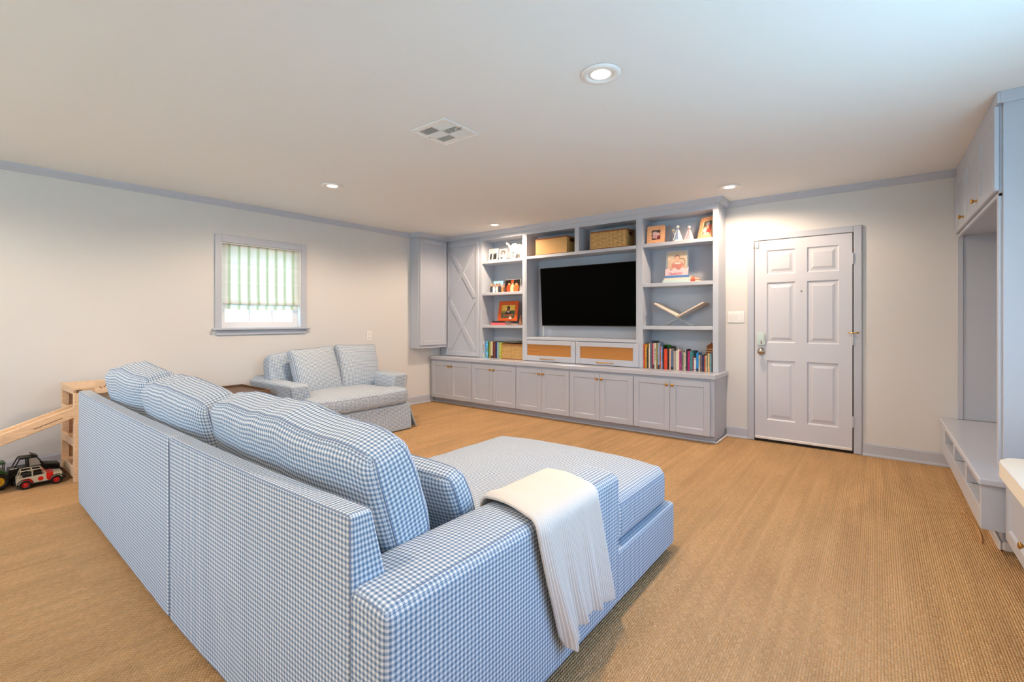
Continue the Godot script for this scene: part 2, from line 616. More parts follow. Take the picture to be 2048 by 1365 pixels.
	for r: Array in [
			[lw * Vector3(0, 0, 0.85), lw * Vector3(0, 0, 7.5), lw.basis.x, "left wall"],
			[Vector3(4.09, 0, 0), Vector3(5.86, 0, 0), Vector3.BACK, "door wall"],
			[Vector3(0.28, 0, 0.287), Vector3(4.14, 0, 0.287), Vector3.BACK, "built-in"],
			[Vector3(4.09, 0, 0.0), Vector3(4.09, 0, 0.3365), Vector3.RIGHT, "built-in side"],
			[lw * Vector3(0.187, 0, 0.3), lw * Vector3(0.187, 0, 0.90), lw.basis.x, "corner cabinet"],
			[lw * Vector3(0.0, 0, 0.85), lw * Vector3(0.236, 0, 0.85), lw.basis.z, "corner cabinet side"]]:
		moulding(CROWN, r[0], r[1], r[2], "trim_%d" % n, M.blue, "blue-grey crown moulding along the %s" % r[3])
		n += 1
	moulding(BASE, lw * Vector3(0, 0, 0.47), lw * Vector3(0, 0, 7.5), lw.basis.x, "baseboard_left", M.blue, "blue-grey baseboard of the left wall")
	moulding(BASE, Vector3(4.10, 0, 0), Vector3(4.305, 0, 0), Vector3.BACK, "baseboard_back", M.blue, "short blue-grey baseboard left of the door")
	moulding(BASE, Vector3(5.24, 0, 0), Vector3(5.86, 0, 0), Vector3.BACK, "baseboard_back", M.blue, "blue-grey baseboard right of the door")
	# outside
	struct("roof_overhang", mb().box(-0.5, 2.62, 7.62, 6.6, 2.72, 9.6, 0).done(), M.wall, "porch roof over the window behind the viewer")
	struct("ground", mb().box(-30, -0.5, -30, 36, -0.4, 36, 0).done(), paint(Color(0.62, 0.63, 0.58), 0.95), "pale paved ground outside")
	struct("patio", mb().box(-1.5, -0.398, 7.63, 8.0, -0.38, 16.0, 0).done(), paint(Color(0.90, 0.72, 0.55), 0.95), "tan brick-coloured patio outside behind the viewer")
	downlight(1.415, 2.88, "small recessed downlight, leftmost in the ceiling")
	downlight(1.464, 0.63, "recessed downlight above the built-in bookshelves, smallest of the lights")
	downlight(4.269, 0.625, "recessed downlight near the crown moulding above the door side")
	downlight(4.255, 3.15, "large recessed downlight nearest the camera with visible trim ring")
	downlight(1.42, 5.7, "recessed downlight behind the sofa outside the picture")
	downlight(4.26, 5.9, "recessed downlight behind the camera outside the picture")


func left_wall() -> void:
	var w := Node3D.new()
	w.name = "window_1"
	w.transform = lw
	w.set_meta("kind", "structure")
	w.set_meta("label", "small window with blue-grey casing and half-drawn striped shade")
	add_child(w)
	var z0 := 2.44
	var z1 := 3.279
	put("casing", mb().box(0.0, 1.13, z1, 0.02, 2.092, z1 + 0.06).box(0.0, 1.13, z0 - 0.06, 0.02, 2.092, z0).box(0.0, 2.02, z0, 0.0195, 2.092, z1).done(), M.blue, w)
	put("sill", mb().box(-0.12, 1.108, z0 - 0.09, 0.055, 1.13, z1 + 0.085, 0.005).done(), M.blue, w)
	put("apron", mb().box(0.0, 1.056, z0 - 0.055, 0.018, 1.108, z1 + 0.05, 0.004).done(), M.blue, w)
	put("jamb", mb().box(-0.13, 1.13, z0, 0.0, 2.02, z0 + 0.012).box(-0.13, 1.13, z1 - 0.012, 0.0, 2.02, z1).box(-0.13, 2.008, z0, 0, 2.02, z1).done(), M.white, w)
	put("sash", mb().box(-0.105, 1.132, z0 + 0.012, -0.07, 1.192, z1 - 0.012).box(-0.105, 1.192, z0 + 0.012, -0.07, 2.008, z0 + 0.066).box(-0.105, 1.192, z1 - 0.062, -0.07, 2.008, z1 - 0.012).box(-0.105, 1.96, z0 + 0.06, -0.07, 2.008, z1 - 0.06).done(), M.white, w)
	for z: float in [2.975, 2.735]:
		put("muntin", mb().box(-0.1, 1.19, z - 0.009, -0.075, 1.96, z + 0.009).done(), M.white, w)
	for p: Array in [[z0 + 0.066, 2.726], [2.744, 2.966], [2.984, z1 - 0.062]]:
		put("pane", mb().box(-0.09, 1.19, p[0], -0.086, 1.96, p[1], 0).done(), M.glass, w)
	# roman shade: a flat cloth, one soft fold at its foot and the hem below
	var o := thing("roman_shade", "cream roman shade with soft green stripes in the left window", "window shade", Vector3.ZERO)
	o.transform = lw
	var st := mb()
	var prof := [Vector2(-0.018, 2.03), Vector2(-0.020, 1.8), Vector2(-0.020, 1.6), Vector2(-0.018, 1.48), Vector2(-0.011, 1.42), Vector2(-0.004, 1.395), Vector2(-0.004, 1.384), Vector2(-0.014, 1.379), Vector2(-0.026, 1.384)]
	var sheet := func(pr: Array, cz0: float, cz1: float, th: float) -> MB:
		var s := mb()
		for i in pr.size() - 1:
			for k in 40:
				var za := lerpf(cz0, cz1, k / 40.0)
				var zb := lerpf(cz0, cz1, (k + 1) / 40.0)
				var f := func(i2: int, z: float, off: float) -> Vector3:
					var low := clampf((1.7 - pr[i2].y) / 0.35, 0.0, 1.0)
					return Vector3(pr[i2].x + off + low * 0.004 * sin(z * 31.0), pr[i2].y - low * 0.008 * sin((z - cz0) / (cz1 - cz0) * PI), z)
				for off: float in [0.0, -th]:
					var a: Vector3 = f.call(i, za, off)
					var b: Vector3 = f.call(i, zb, off)
					var c: Vector3 = f.call(i + 1, zb, off)
					var d: Vector3 = f.call(i + 1, za, off)
					var nn := (b - a).cross(c - a).normalized()
					if nn.x * (1.0 if off == 0.0 else -1.0) < 0:
						nn = -nn
					var ua := Vector2((za - cz0) / (cz1 - cz0), a.y)
					var ub := Vector2((zb - cz0) / (cz1 - cz0), a.y)
					s.tri(a, b, c, nn, nn, nn, ua, ub, ub + Vector2(0, 0.1))
					s.tri(a, c, d, nn, nn, nn, ua, ub + Vector2(0, 0.1), ua + Vector2(0, 0.1))
		return s
	put("cloth", (sheet.call(prof, 3.258, 2.452, 0.0015) as MB).done(), M.shade, o)
	put("hem", (sheet.call([Vector2(-0.028, 1.40), Vector2(-0.027, 1.36), Vector2(-0.026, 1.328)], 3.256, 2.462, 0.003) as MB).done(), M.shade, o)
	put("headrail", mb().box(-0.05, 1.99, 2.455, -0.021, 2.012, 3.255).done(), M.white, o)
	# outlet
	o = thing("wall_outlet", "white duplex outlet on the left wall above the loveseat", "outlet", Vector3.ZERO)
	o.transform = lw
	put("cover_plate", mb().box(0.0005, 0.945, 1.488, 0.007, 1.07, 1.562, 0.003).done(), M.white, o)
	for y: float in [0.978, 1.026]:
		put("socket", mb().box(0.006, y - 0.015, 1.508, 0.0095, y + 0.015, 1.542, 0.002).done(), M.white, o)
		put("slot", mb().box(0.0085, y - 0.004, 1.515, 0.0100, y + 0.008, 1.519, 0).box(0.0085, y - 0.004, 1.531, 0.0100, y + 0.008, 1.535, 0).done(), M.dark, o)


func raised_panel(st: MB, x0: float, y0: float, x1: float, y1: float, z: float) -> void:
	# a sunk field with sloping sides and a raised centre, on a door face at z
	var r := [[0.0, 0.0], [0.012, -0.013], [0.030, -0.011], [0.052, -0.002], [0.056, -0.002]]
	for i in r.size() - 1:
		var a: Array = r[i]
		var b: Array = r[i + 1]
		var A := [Vector3(x0 + a[0], y0 + a[0], z + a[1]), Vector3(x1 - a[0], y0 + a[0], z + a[1]), Vector3(x1 - a[0], y1 - a[0], z + a[1]), Vector3(x0 + a[0], y1 - a[0], z + a[1])]
		var B := [Vector3(x0 + b[0], y0 + b[0], z + b[1]), Vector3(x1 - b[0], y0 + b[0], z + b[1]), Vector3(x1 - b[0], y1 - b[0], z + b[1]), Vector3(x0 + b[0], y1 - b[0], z + b[1])]
		for k in 4:
			var l := (k + 1) % 4
			var nn: Vector3 = ((A[l] - A[k]) as Vector3).cross(B[k] - A[k]).normalized()
			st.flat([A[k], A[l], B[l], B[k]], nn if nn.z >= 0 else -nn)
	st.flat([Vector3(x0 + 0.056, y0 + 0.056, z - 0.002), Vector3(x1 - 0.056, y0 + 0.056, z - 0.002), Vector3(x1 - 0.056, y1 - 0.056, z - 0.002), Vector3(x0 + 0.056, y1 - 0.056, z - 0.002)], Vector3.BACK)


func door_wall() -> void:
	var d := Node3D.new()
	d.name = "door_1"
	d.set_meta("kind", "structure")
	d.set_meta("label", "blue-grey six-panel entry door")
	add_child(d)
	put("casing", mb().box(4.303, 0.002, 0, 4.364, 2.068, 0.022, 0.005).box(5.176, 0.002, 0, 5.238, 2.068, 0.022, 0.005).box(4.364, 2.008, 0, 5.176, 2.0675, 0.0215, 0.005).done(), M.blue, d)
	# the slab: stiles and rails with six sunk fields
	var st := mb()
	var xs := [4.369, 4.476, 4.723, 4.817, 5.068, 5.167]
	var ys := [0.028, 0.222, 0.812, 0.988, 1.585, 1.665, 1.904, 2.003]
	for i in [0, 2, 4]:
		st.box(xs[i], ys[0], 0.0, xs[i + 1], ys[7], 0.018, 0.0)
	for i in [1, 3]:
		for j in [0, 2, 4, 6]:
			st.box(xs[i], ys[j], 0.0, xs[i + 1], ys[j + 1], 0.018, 0.0)
	var slab := put("slab", st.done(), M.door, d)
	for i in [1, 3]:
		for j in [1, 3, 5]:
			var pn := mb()
			raised_panel(pn, xs[i], ys[j], xs[i + 1], ys[j + 1], 0.018)
			put("panel", pn.done(), M.door, slab)
	put("gap", mb().box(4.364, 0.002, 0.0, 5.176, 0.028, 0.006, 0).box(4.364, 0.0, 0, 4.3685, 2.008, 0.004, 0).box(5.168, 0, 0, 5.176, 2.008, 0.004, 0).box(4.364, 2.0035, 0, 5.176, 2.008, 0.004, 0).done(), M.black, d)
	put("door_sweep", mb().box(4.370, 0.028, 0.018, 5.166, 0.052, 0.026, 0.003).done(), M.white, d)
	var lock := put("deadbolt", mb().prism(rounded(4.392, 0.963, 4.468, 1.088, 0.02), 0.018, 0.04).done(), M.nickel, d)
	put("keypad_cover", mb().prism(rounded(4.402, 0.995, 4.458, 1.08, 0.015), 0.04, 0.05).done(), M.nickel, lock)
	put("thumb_turn", mb().box(4.425, 0.975, 0.04, 4.435, 1.01, 0.062, 0.003).done(), M.nickel, lock)
	put("knob", mb(Vector3(4.431, 0.901, 0.018), Vector3(PI / 2, 0, 0)).lathe([Vector2(0.034, 0.0), Vector2(0.034, 0.006), Vector2(0.028, 0.010), Vector2(0.013, 0.014), Vector2(0.012, 0.030), Vector2(0.018, 0.036), Vector2(0.027, 0.044), Vector2(0.0295, 0.054), Vector2(0.026, 0.064), Vector2(0.016, 0.070), Vector2(0, 0.072)], 28).done(), M.nickel, d)
	put("peephole", mb(Vector3(4.772, 1.489, 0.018), Vector3(PI / 2, 0, 0)).lathe([Vector2(0.0085, 0), Vector2(0.0085, 0.003), Vector2(0.005, 0.004), Vector2(0.0045, 0.0015), Vector2(0, 0.0015)], 16).done(), M.nickel, d)
	for y: float in [1.77, 1.035, 0.29]:
		var hg := put("hinge", mb(Vector3(5.172, y - 0.05, 0.026)).lathe([Vector2(0, 0), Vector2(0.006, 0.001), Vector2(0.006, 0.1), Vector2(0, 0.101)], 12).box(-0.004, 0.0, -0.006, 0.012, 0.1, 0.0, 0).done(), M.blue, d)
		if y > 1.0 and y < 1.1:
			put("pin_stop", mb().tube([Vector3(5.135, 1.096, 0.03), Vector3(5.172, 1.097, 0.034), Vector3(5.205, 1.098, 0.06)], 0.004).tube([Vector3(5.202, 1.098, 0.058), Vector3(5.212, 1.0985, 0.067)], 0.008).done(), M.brass, hg)
	var o := thing("door_sensor", "small two-piece white alarm sensor at the top corner of the door", "sensor", Vector3.ZERO)
	put("sensor_body", mb().prism(rounded(4.376, 1.936, 4.405, 1.998, 0.008), 0.0185, 0.034).done(), M.white, o)
	put("magnet", mb().box(4.352, 1.94, 0.0225, 4.364, 1.99, 0.034, 0.003).done(), M.white, o)
	o = thing("light_switch", "white triple rocker light switch plate left of the door", "light switch", Vector3.ZERO)
	put("cover_plate", mb().box(4.112, 1.185, 0.0005, 4.270, 1.30, 0.007, 0.003).done(), M.white, o)
	for k in 3:
		put("rocker", mb(Vector3(4.145 + 0.046 * k, 1.2425, 0.0075), Vector3(0.06, 0, 0)).box(-0.016, -0.033, -0.002, 0.016, 0.033, 0.004, 0.0015).done(), M.white, o)


func rounded(x0: float, y0: float, x1: float, y1: float, r: float) -> PackedVector2Array:
	var p := PackedVector2Array()
	for k: Array in [[x1 - r, y1 - r, 0.0], [x0 + r, y1 - r, PI / 2], [x0 + r, y0 + r, PI], [x1 - r, y0 + r, PI * 1.5]]:
		for i in 6:
			var a: float = k[2] + PI / 2 * i / 5.0
			p.append(Vector2(k[0] + r * cos(a), k[1] + r * sin(a)))
	return p


# A framed door in the plane facing +z (front at z); returns the door, its sunk panel a child.
func shaker(called: String, parent: Node, x0: float, y0: float, x1: float, y1: float, z: float, rail: float, panel_m: Material = null) -> MeshInstance3D:
	var t := 0.02
	var st := mb()
	st.box(x0, y0, z - t, x0 + rail, y1, z, 0.0025).box(x1 - rail, y0, z - t, x1, y1, z, 0.0025)
	st.box(x0 + rail, y0, z - t, x1 - rail, y0 + rail, z, 0.0025).box(x0 + rail, y1 - rail, z - t, x1 - rail, y1, z, 0.0025)
	# small sloped bead round the field
	var a := rail
	var b := rail + 0.006
	var o := [Vector3(x0 + a, y0 + a, z - 0.002), Vector3(x1 - a, y0 + a, z - 0.002), Vector3(x1 - a, y1 - a, z - 0.002), Vector3(x0 + a, y1 - a, z - 0.002)]
	var i := [Vector3(x0 + b, y0 + b, z - 0.011), Vector3(x1 - b, y0 + b, z - 0.011), Vector3(x1 - b, y1 - b, z - 0.011), Vector3(x0 + b, y1 - b, z - 0.011)]
	if panel_m == null:
		for k in 4:
			var l := (k + 1) % 4
			var nn: Vector3 = ((o[l] - o[k]) as Vector3).cross(i[k] - o[k]).normalized()
			st.flat([o[k], o[l], i[l], i[k]], nn if nn.z >= 0 else -nn)
	var d := put(called, st.done(), M.blue, parent)
	if panel_m == null:
		put("panel", mb().box(x0 + rail - 0.004, y0 + rail - 0.004, z - 0.018, x1 - rail + 0.004, y1 - rail + 0.004, z - 0.011, 0).done(), M.blue, d)
	return d


func knob(parent: Node, at: Vector3, face := Vector3(PI / 2, 0, 0)) -> void:
	put("knob", mb(at, face).lathe([Vector2(0.010, 0), Vector2(0.010, 0.003), Vector2(0.006, 0.005), Vector2(0.0055, 0.013), Vector2(0.010, 0.017), Vector2(0.0155, 0.022), Vector2(0.0155, 0.026), Vector2(0.011, 0.030), Vector2(0, 0.0315)], 20).done(), M.brass, parent)


func bar_pull(parent: Node, a: Vector3, b: Vector3, out: Vector3, r := 0.005) -> void:
	var d := (b - a).normalized()
	var st := mb().tube([a + out * 0.03 - d * 0.012, b + out * 0.03 + d * 0.012], r, 10)
	for q: Vector3 in [a + d * 0.012, b - d * 0.012]:
		st.tube([q, q + out * 0.03], r * 0.9, 10)
	put("pull", st.done(), M.brass, parent)


func built_in() -> void:
	# five low cabinets
	var bx := [0.10, 0.925, 1.70, 2.487, 3.28, 4.10]
	var which := ["leftmost low cabinet of the built-in, against the left wall", "second low cabinet from the left wall, under basket and bookcase", "low cabinet in the middle of the five under the television", "fourth low cabinet, under the right cane drawer", "rightmost low cabinet of the built-in, nearest the door"]
	for i in 5:
		var o := thing("base_cabinet", "blue-grey two-door " + which[i], "cabinet", Vector3(bx[i], 0, 0), "low cabinets of the built-in")
		var w: float = bx[i + 1] - bx[i] - 0.001
		var m0 := 0.035 if i == 0 else 0.003
		var m1 := 0.035 if i == 4 else 0.003
		put("body", mb().box(0, 0.078, 0.004, w, 0.635, 0.47).done(), M.blue, o)
		var toe := mb().box(0, 0.002, 0.03, w - (0.0 if i < 4 else 0.012), 0.078, 0.405, 0)
		put("toe_kick", toe.done(), M.blue, o)
		put("shoe_moulding", mb().box(0, 0.001, 0.405, w, 0.022, 0.42, 0.005).done(), M.blue, o)
		if i == 4:
			put("shoe_moulding", mb().box(w, 0.001, 0.004, w + 0.014, 0.022, 0.42, 0.005).done(), M.white, o)
		var mid := (m0 + w - m1) / 2.0
		for s in 2:
			var x0: float = m0 if s == 0 else mid + 0.0015
			var x1: float = mid - 0.0015 if s == 0 else w - m1
			var d := shaker("door", o, x0, 0.08, x1, 0.610, 0.492, 0.058)
			knob(d, Vector3(mid - 0.030 if s == 0 else mid + 0.030, 0.552, 0.492))
	var top := thing("countertop", "long glossy blue-grey countertop over the five low cabinets", "countertop", Vector3.ZERO)
	put("slab", mb().box(0.10, 0.6365, 0.004, 4.118, 0.682, 0.508, 0.004).done(), M.counter, top)

	# tall cupboard with crossed bars
	var y0 := 0.6835
	var o := thing("tall_cabinet", "tall cupboard with double crossed bars on its door and long brass pull", "cabinet", Vector3.ZERO)
	put("body", mb().box(0.10, y0, 0.004, 0.9, 2.384, 0.285).done(), M.blue, o)
	var d := mb()
	var dx0 := 0.252
	var dx1 := 0.892
	var z := 0.309
	d.box(dx0, 0.69, z - 0.022, dx0 + 0.052, 2.345, z, 0.0025).box(dx1 - 0.052, 0.69, z - 0.022, dx1, 2.345, z, 0.0025)
	d.box(dx0 + 0.052, 0.69, z - 0.022, dx1 - 0.052, 0.755, z, 0.0025).box(dx0 + 0.052, 2.28, z - 0.022, dx1 - 0.052, 2.345, z, 0.0025)
	var door := put("door", d.done(), M.blue, o)
	put("panel", mb().box(dx0 + 0.04, 0.74, z - 0.02, dx1 - 0.04, 2.3, z - 0.011, 0).done(), M.blue, door)
	for k: Array in [[0.755, 1.5175], [1.5175, 2.28]]:
		for s: float in [-1.0, 1.0]:
			var a := Vector2(dx0 + 0.052, k[0] if s > 0 else k[1])
			var b := Vector2(dx1 - 0.052, k[1] if s > 0 else k[0])
			var dd := (b - a).normalized()
			var c := (a + b) / 2
			var st := mb(Vector3(c.x, c.y, 0), Vector3(0, 0, dd.angle()))
			var L := (b - a).length() / 2
			st.box(-L + 0.018, -0.030, z - 0.015, L - 0.018, 0.030, z - (0.0 if s > 0 else 0.0004), 0.002)
			put("cross_bar", st.done(), M.blue, door)
	bar_pull(door, Vector3(0.266, 0.962, z), Vector3(0.266, 1.292, z), Vector3.BACK, 0.006)

	# left bookcase
	bookcase("bookcase", "narrow open bookcase between tall cupboard and television", 0.901, 1.708, 0.946, 1.653, [2.038, 1.595, 1.142])
	bookcase("bookcase", "wide open bookcase at the right end, next to the door", 3.238, 4.09, 3.301, 4.037, [2.05, 1.612, 1.148])
	# middle unit round the television
	o = thing("media_cabinet", "wall unit around the television with two open cubbies above", "cabinet", Vector3.ZERO)
	put("back_panel", mb().box(1.709, y0, 0.004, 3.237, 2.384, 0.018, 0).done(), M.blue, o)
	put("side_panel", mb().box(1.709, y0, 0.018, 1.722, 2.334, 0.286).done(), M.blue, o)
	put("side_panel", mb().box(3.224, y0, 0.018, 3.237, 2.334, 0.286).done(), M.blue, o)
	put("top_rail", mb().box(1.709, 2.331, 0.018, 3.237, 2.386, 0.287).done(), M.blue, o)
	put("upper_shelf", mb().box(1.722, 2.008, 0.018, 3.224, 2.045, 0.287, 0.003).done(), M.blue, o)
	put("divider", mb().box(2.441, 2.045, 0.018, 2.50, 2.331, 0.287).done(), M.blue, o)
	put("lower_shelf", mb().box(1.722, 0.957, 0.018, 3.224, 0.992, 0.287, 0.003).done(), M.blue, o)
	put("drawer_box", mb().box(1.722, y0, 0.018, 3.224, 0.69, 0.286).box(2.455, 0.69, 0.018, 2.475, 0.957, 0.286).done(), M.blue, o)
	put("cubby_ledge", mb().box(1.722, 2.28, 0.018, 3.224, 2.331, 0.03).done(), M.blue, o)
	for k: Array in [[1.690, 2.464, 1.744, 2.400, 1.973, 2.177], [2.470, 3.258, 2.526, 3.197, 2.766, 2.963]]:
		var f := mb()
		f.box(k[0], 0.688, 0.289, k[2], 0.951, 0.311, 0.003).box(k[3], 0.688, 0.289, k[1], 0.951, 0.311, 0.003)
		f.box(k[2], 0.688, 0.289, k[3], 0.756, 0.311, 0.003).box(k[2], 0.900, 0.289, k[3], 0.951, 0.311, 0.003)
		var dr := put("drawer_front", f.done(), M.blue, o)
		put("cane_panel", mb().box(k[2] - 0.005, 0.751, 0.296, k[3] + 0.005, 0.905, 0.299, 0).done(), M.cane, dr)
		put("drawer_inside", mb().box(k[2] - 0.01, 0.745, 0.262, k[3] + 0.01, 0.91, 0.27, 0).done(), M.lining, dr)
		bar_pull(dr, Vector3(k[4], 0.72, 0.311), Vector3(k[5], 0.72, 0.311), Vector3.BACK, 0.0055)

	# television on its bracket, leaning a little forward
	o = thing("television", "large flat black television mounted in the middle niche", "television", Vector3(2.526, 1.510, 0.170))
	o.rotation.x = 0.067
	put("housing", mb().box(-0.655, -0.374, -0.055, 0.655, 0.374, -0.006, 0.006).done(), M.black, o)
	put("screen", mb().box(-0.650, -0.364, -0.007, 0.650, 0.369, -0.002, 0.001).done(), M.screen, o)
	put("bezel", mb().box(-0.655, -0.374, -0.008, 0.655, -0.365, 0.001, 0.001).box(-0.655, 0.370, -0.008, 0.655, 0.374, 0.001, 0.001).box(-0.655, -0.374, -0.008, -0.651, 0.374, 0.001, 0.001).box(0.651, -0.374, -0.008, 0.655, 0.374, 0.001, 0.001).done(), M.black, o)
	put("wall_bracket", mb().box(-0.2, -0.15, -0.12, 0.2, 0.15, -0.054).done(), M.dark, o)
	o = thing("cable_cover", "white vertical cable cover below the left corner of the television", "cable cover", Vector3.ZERO)
	put("channel", mb().box(1.800, 0.993, 0.0185, 1.822, 1.45, 0.034, 0.004).done(), M.white, o)

	# cupboard hung on the left wall in the corner
	o = thing("hanging_cabinet", "tall shallow cabinet hung on the left wall in the corner", "cabinet", Vector3.ZERO)
	o.transform = lw
	put("body", mb().box(0.001, 0.81, 0.318, 0.187, 2.384, 0.85, 0.003).done(), M.blue, o)
	var wd := shaker("door", o, -0.835, 0.852, -0.335, 2.358, 0.208, 0.058)
	wd.rotation.y = PI / 2  # faces out of the left wall


func bookcase(called: String, label: String, x0: float, x1: float, ox0: float, ox1: float, shelves: Array) -> void:
	var y0 := 0.6835
	var o := thing(called, "blue-grey " + label, "bookcase", Vector3.ZERO, "open bookcases of the built-in")
	put("back_panel", mb().box(x0, y0, 0.004, x1, 2.384, 0.018, 0).done(), M.blue, o)
	put("side_panel", mb().box(x0, y0, 0.018, ox0, 2.334, 0.285).done(), M.blue, o)
	put("side_panel", mb().box(ox1, y0, 0.018, x1, 2.334, 0.285).done(), M.blue, o)
	put("stile", mb().box(x0, y0, 0.285, ox0, 2.334, 0.288, 0.001).done(), M.blue, o)
	put("stile", mb().box(ox1, y0, 0.285, x1, 2.334, 0.288, 0.001).done(), M.blue, o)
	put("top_rail", mb().box(x0, 2.331, 0.018, x1, 2.386, 0.287).done(), M.blue, o)
	put("top_ledge", mb().box(ox0, 2.28, 0.018, ox1, 2.331, 0.03).done(), M.blue, o)
	for y: float in shelves:
		put("shelf", mb().box(ox0, y - 0.038, 0.018, ox1, y, 0.284, 0.003).done(), M.blue, o)


func lockers() -> void:
	var o := thing("locker_cabinet", "tall mudroom locker unit at the right with upper cupboard doors and end panel", "cabinet", Vector3.ZERO)
	put("side_panel", mb().box(5.895, 0.407, 0.004, 6.345, 1.93, 0.022).box(5.862, 0.407, 0.004, 5.895, 1.93, 0.03).done(), M.blue, o)
	put("back_panel", mb().box(6.33, 0.407, 0.022, 6.348, 1.93, 1.64, 0).done(), M.blue, o)
	put("end_panel", mb().box(5.878, 0.407, 1.64, 6.348, 2.439, 1.662).done(), M.blue, o)
	put("upper_body", mb().box(5.866, 1.90, 0.004, 6.348, 2.439, 1.639, 0.003).done(), M.blue, o)
	put("light_rail", mb().box(5.862, 1.884, 0.004, 5.885, 1.90, 1.639).done(), M.blue, o)
	put("fascia", mb().box(5.852, 2.378, 0.052, 5.866, 2.4395, 1.676, 0.002).box(5.866, 2.378, 1.662, 6.348, 2.4395, 1.676, 0.002).done(), M.blue, o)
	put("post", mb().box(5.862, 0.407, 1.6, 5.88, 1.90, 1.639).done(), M.blue, o)
	for k: Array in [[0.01, 0.545, true], [0.55, 1.118, true], [1.123, 1.645, false]]:
		var d := shaker("door", o, k[0], 1.915, k[1], 2.372, 0, 0.06)
		d.position = Vector3(5.846, 0, 0)
		d.rotation.y = -PI / 2
		if k[2]:
			knob(d, Vector3(k[1] - 0.035, 1.972, 0))
	o = thing("locker_bench", "blue-grey bench with open cubbies below its seat, under the lockers", "bench", Vector3.ZERO)
	put("seat", mb().box(5.752, 0.366, 0.004, 6.348, 0.405, 1.905, 0.008).done(), M.counter, o)
	put("end_panel", mb().box(5.764, 0.14, 1.872, 6.348, 0.365, 1.888).done(), M.blue, o)
	put("end_panel", mb().box(5.764, 0.14, 0.004, 6.348, 0.365, 0.03).done(), M.blue, o)
	put("bottom_rail", mb().box(5.762, 0.14, 0.03, 5.79, 0.245, 1.872).done(), M.blue, o)
	put("back_panel", mb().box(6.02, 0.14, 0.03, 6.035, 0.365, 1.872, 0).done(), M.blue, o)
	put("bottom_shelf", mb().box(5.79, 0.225, 0.03, 6.02, 0.243, 1.872, 0).done(), M.blue, o)
	for z: Array in [[0.03, 0.28], [0.79, 0.84], [1.33, 1.39], [1.845, 1.872]]:
		put("divider", mb().box(5.764, 0.245, z[0], 6.02, 0.365, z[1]).done(), M.blue, o)
	put("toe_base", mb().box(5.862, 0.002, 0.03, 6.348, 0.14, 1.74).done(), M.blue, o)
	put("shoe_moulding", mb().box(5.845, 0.002, 0.03, 5.862, 0.05, 1.757, 0.007).box(5.862, 0.002, 1.74, 6.348, 0.05, 1.757, 0.007).done(), M.white, o)
	o = thing("window_seat", "blue-grey window seat base with drawer fronts at the right edge", "bench", Vector3.ZERO)
	put("body", mb().box(5.868, 0.118, 1.906, 6.348, 0.446, 4.6).done(), M.blue, o)
	put("toe_base", mb().box(5.93, 0.002, 1.93, 6.348, 0.118, 4.55).done(), M.blue, o)
	for z in 3:
		var d := shaker("drawer_front", o, 1.925 + z * 0.89, 0.125, 2.80 + z * 0.89, 0.43, 0, 0.06)
		d.position = Vector3(5.847, 0, 0)
		d.rotation.y = -PI / 2
		knob(d, Vector3(2.36 + z * 0.89, 0.25, 0))
	o = thing("seat_cushion", "long cream cushion with white piping on the window seat", "cushion", Vector3(6.08, 0.449, 3.24))
	var half := Vector3(0.272, 0.042, 1.30)
	var bend := func(p: Vector3, c: Vector3) -> Vector3:
		# rounded corners in plan
		var e := Vector2(half.x - 0.09, half.z - 0.09)
		var q := Vector2(absf(p.x), absf(p.z)) - e
		if q.x > 0 and q.y > 0:
			var l := maxf(q.x, q.y)
			q = q.normalized() * l
			p.x = signf(p.x) * (e.x + q.x)
			p.z = signf(p.z) * (e.y + q.y)
		return p + Vector3(0, half.y + (0.006 if p.y > 0 else 0.0) * (1.0 - c.x * c.x), 0)
	put("pad", puff(half, 0.012, Vector3i(16, 2, 60), bend, 0.0015, 1.0), M.cushion, o)
	var edge := []
	for k: Array in [[1, 1], [-1, 1], [-1, -1], [1, -1]]:
		edge.append(Vector3(k[0], 0.93, k[1]))
	put("piping", cord(mb(), edge, half, 0.012, 0.004, bend).done(), M.white, o)


# ---------- seating ----------
func block(parent: Node, called: String, lo: Vector3, hi: Vector3, r: float, crown := 0.0, crease := 0.0012, seg := Vector3i(16, 12, 16), extra = null) -> MeshInstance3D:
	var half := (hi - lo) / 2
	var mid := (hi + lo) / 2
	var bend := func(p: Vector3, c: Vector3) -> Vector3:
		if c.y > 0.999:
			p.y += crown * (1 - c.x * c.x) * (1 - c.z * c.z * c.z * c.z)
		p += mid
		return extra.call(p, c) if extra != null else p
	return put(called, puff(half, r, seg, bend, crease, lo.x + lo.z), M.gingham, parent)


func back_rest(parent: Node, x0: float, x1: float, seed_: float) -> void:
	var half := Vector3((x1 - x0) / 2, 0.361, 0.06)
	var bend := func(p: Vector3, c: Vector3) -> Vector3:
		var t := clampf((p.y + half.y) / (2 * half.y), 0, 1)
		var th := lerpf(0.24, 0.062, t)
		var sag := 0.006 * (1 - c.x * c.x) * (1.0 if c.y > 0.9 else 0.0)
		return Vector3((x0 + x1) / 2 + p.x, 0.394 + p.y - sag, 4.637 - (0.06 - p.z) / 0.12 * th)
	var o := put("backrest", puff(half, 0.014, Vector3i(40, 20, 6), bend, 0.0016, seed_), M.gingham, parent)
	var path := []
	for k: Array in [[-1, -1, 1], [-1, 1, 1], [1, 1, 1], [1, -1, 1]]:
		path.append(Vector3(k[0], k[1], k[2]))
	put("seam", cord(mb(), path, half, 0.014, 0.0018, bend, 0.0016, seed_, false).done(), M.piping, o)


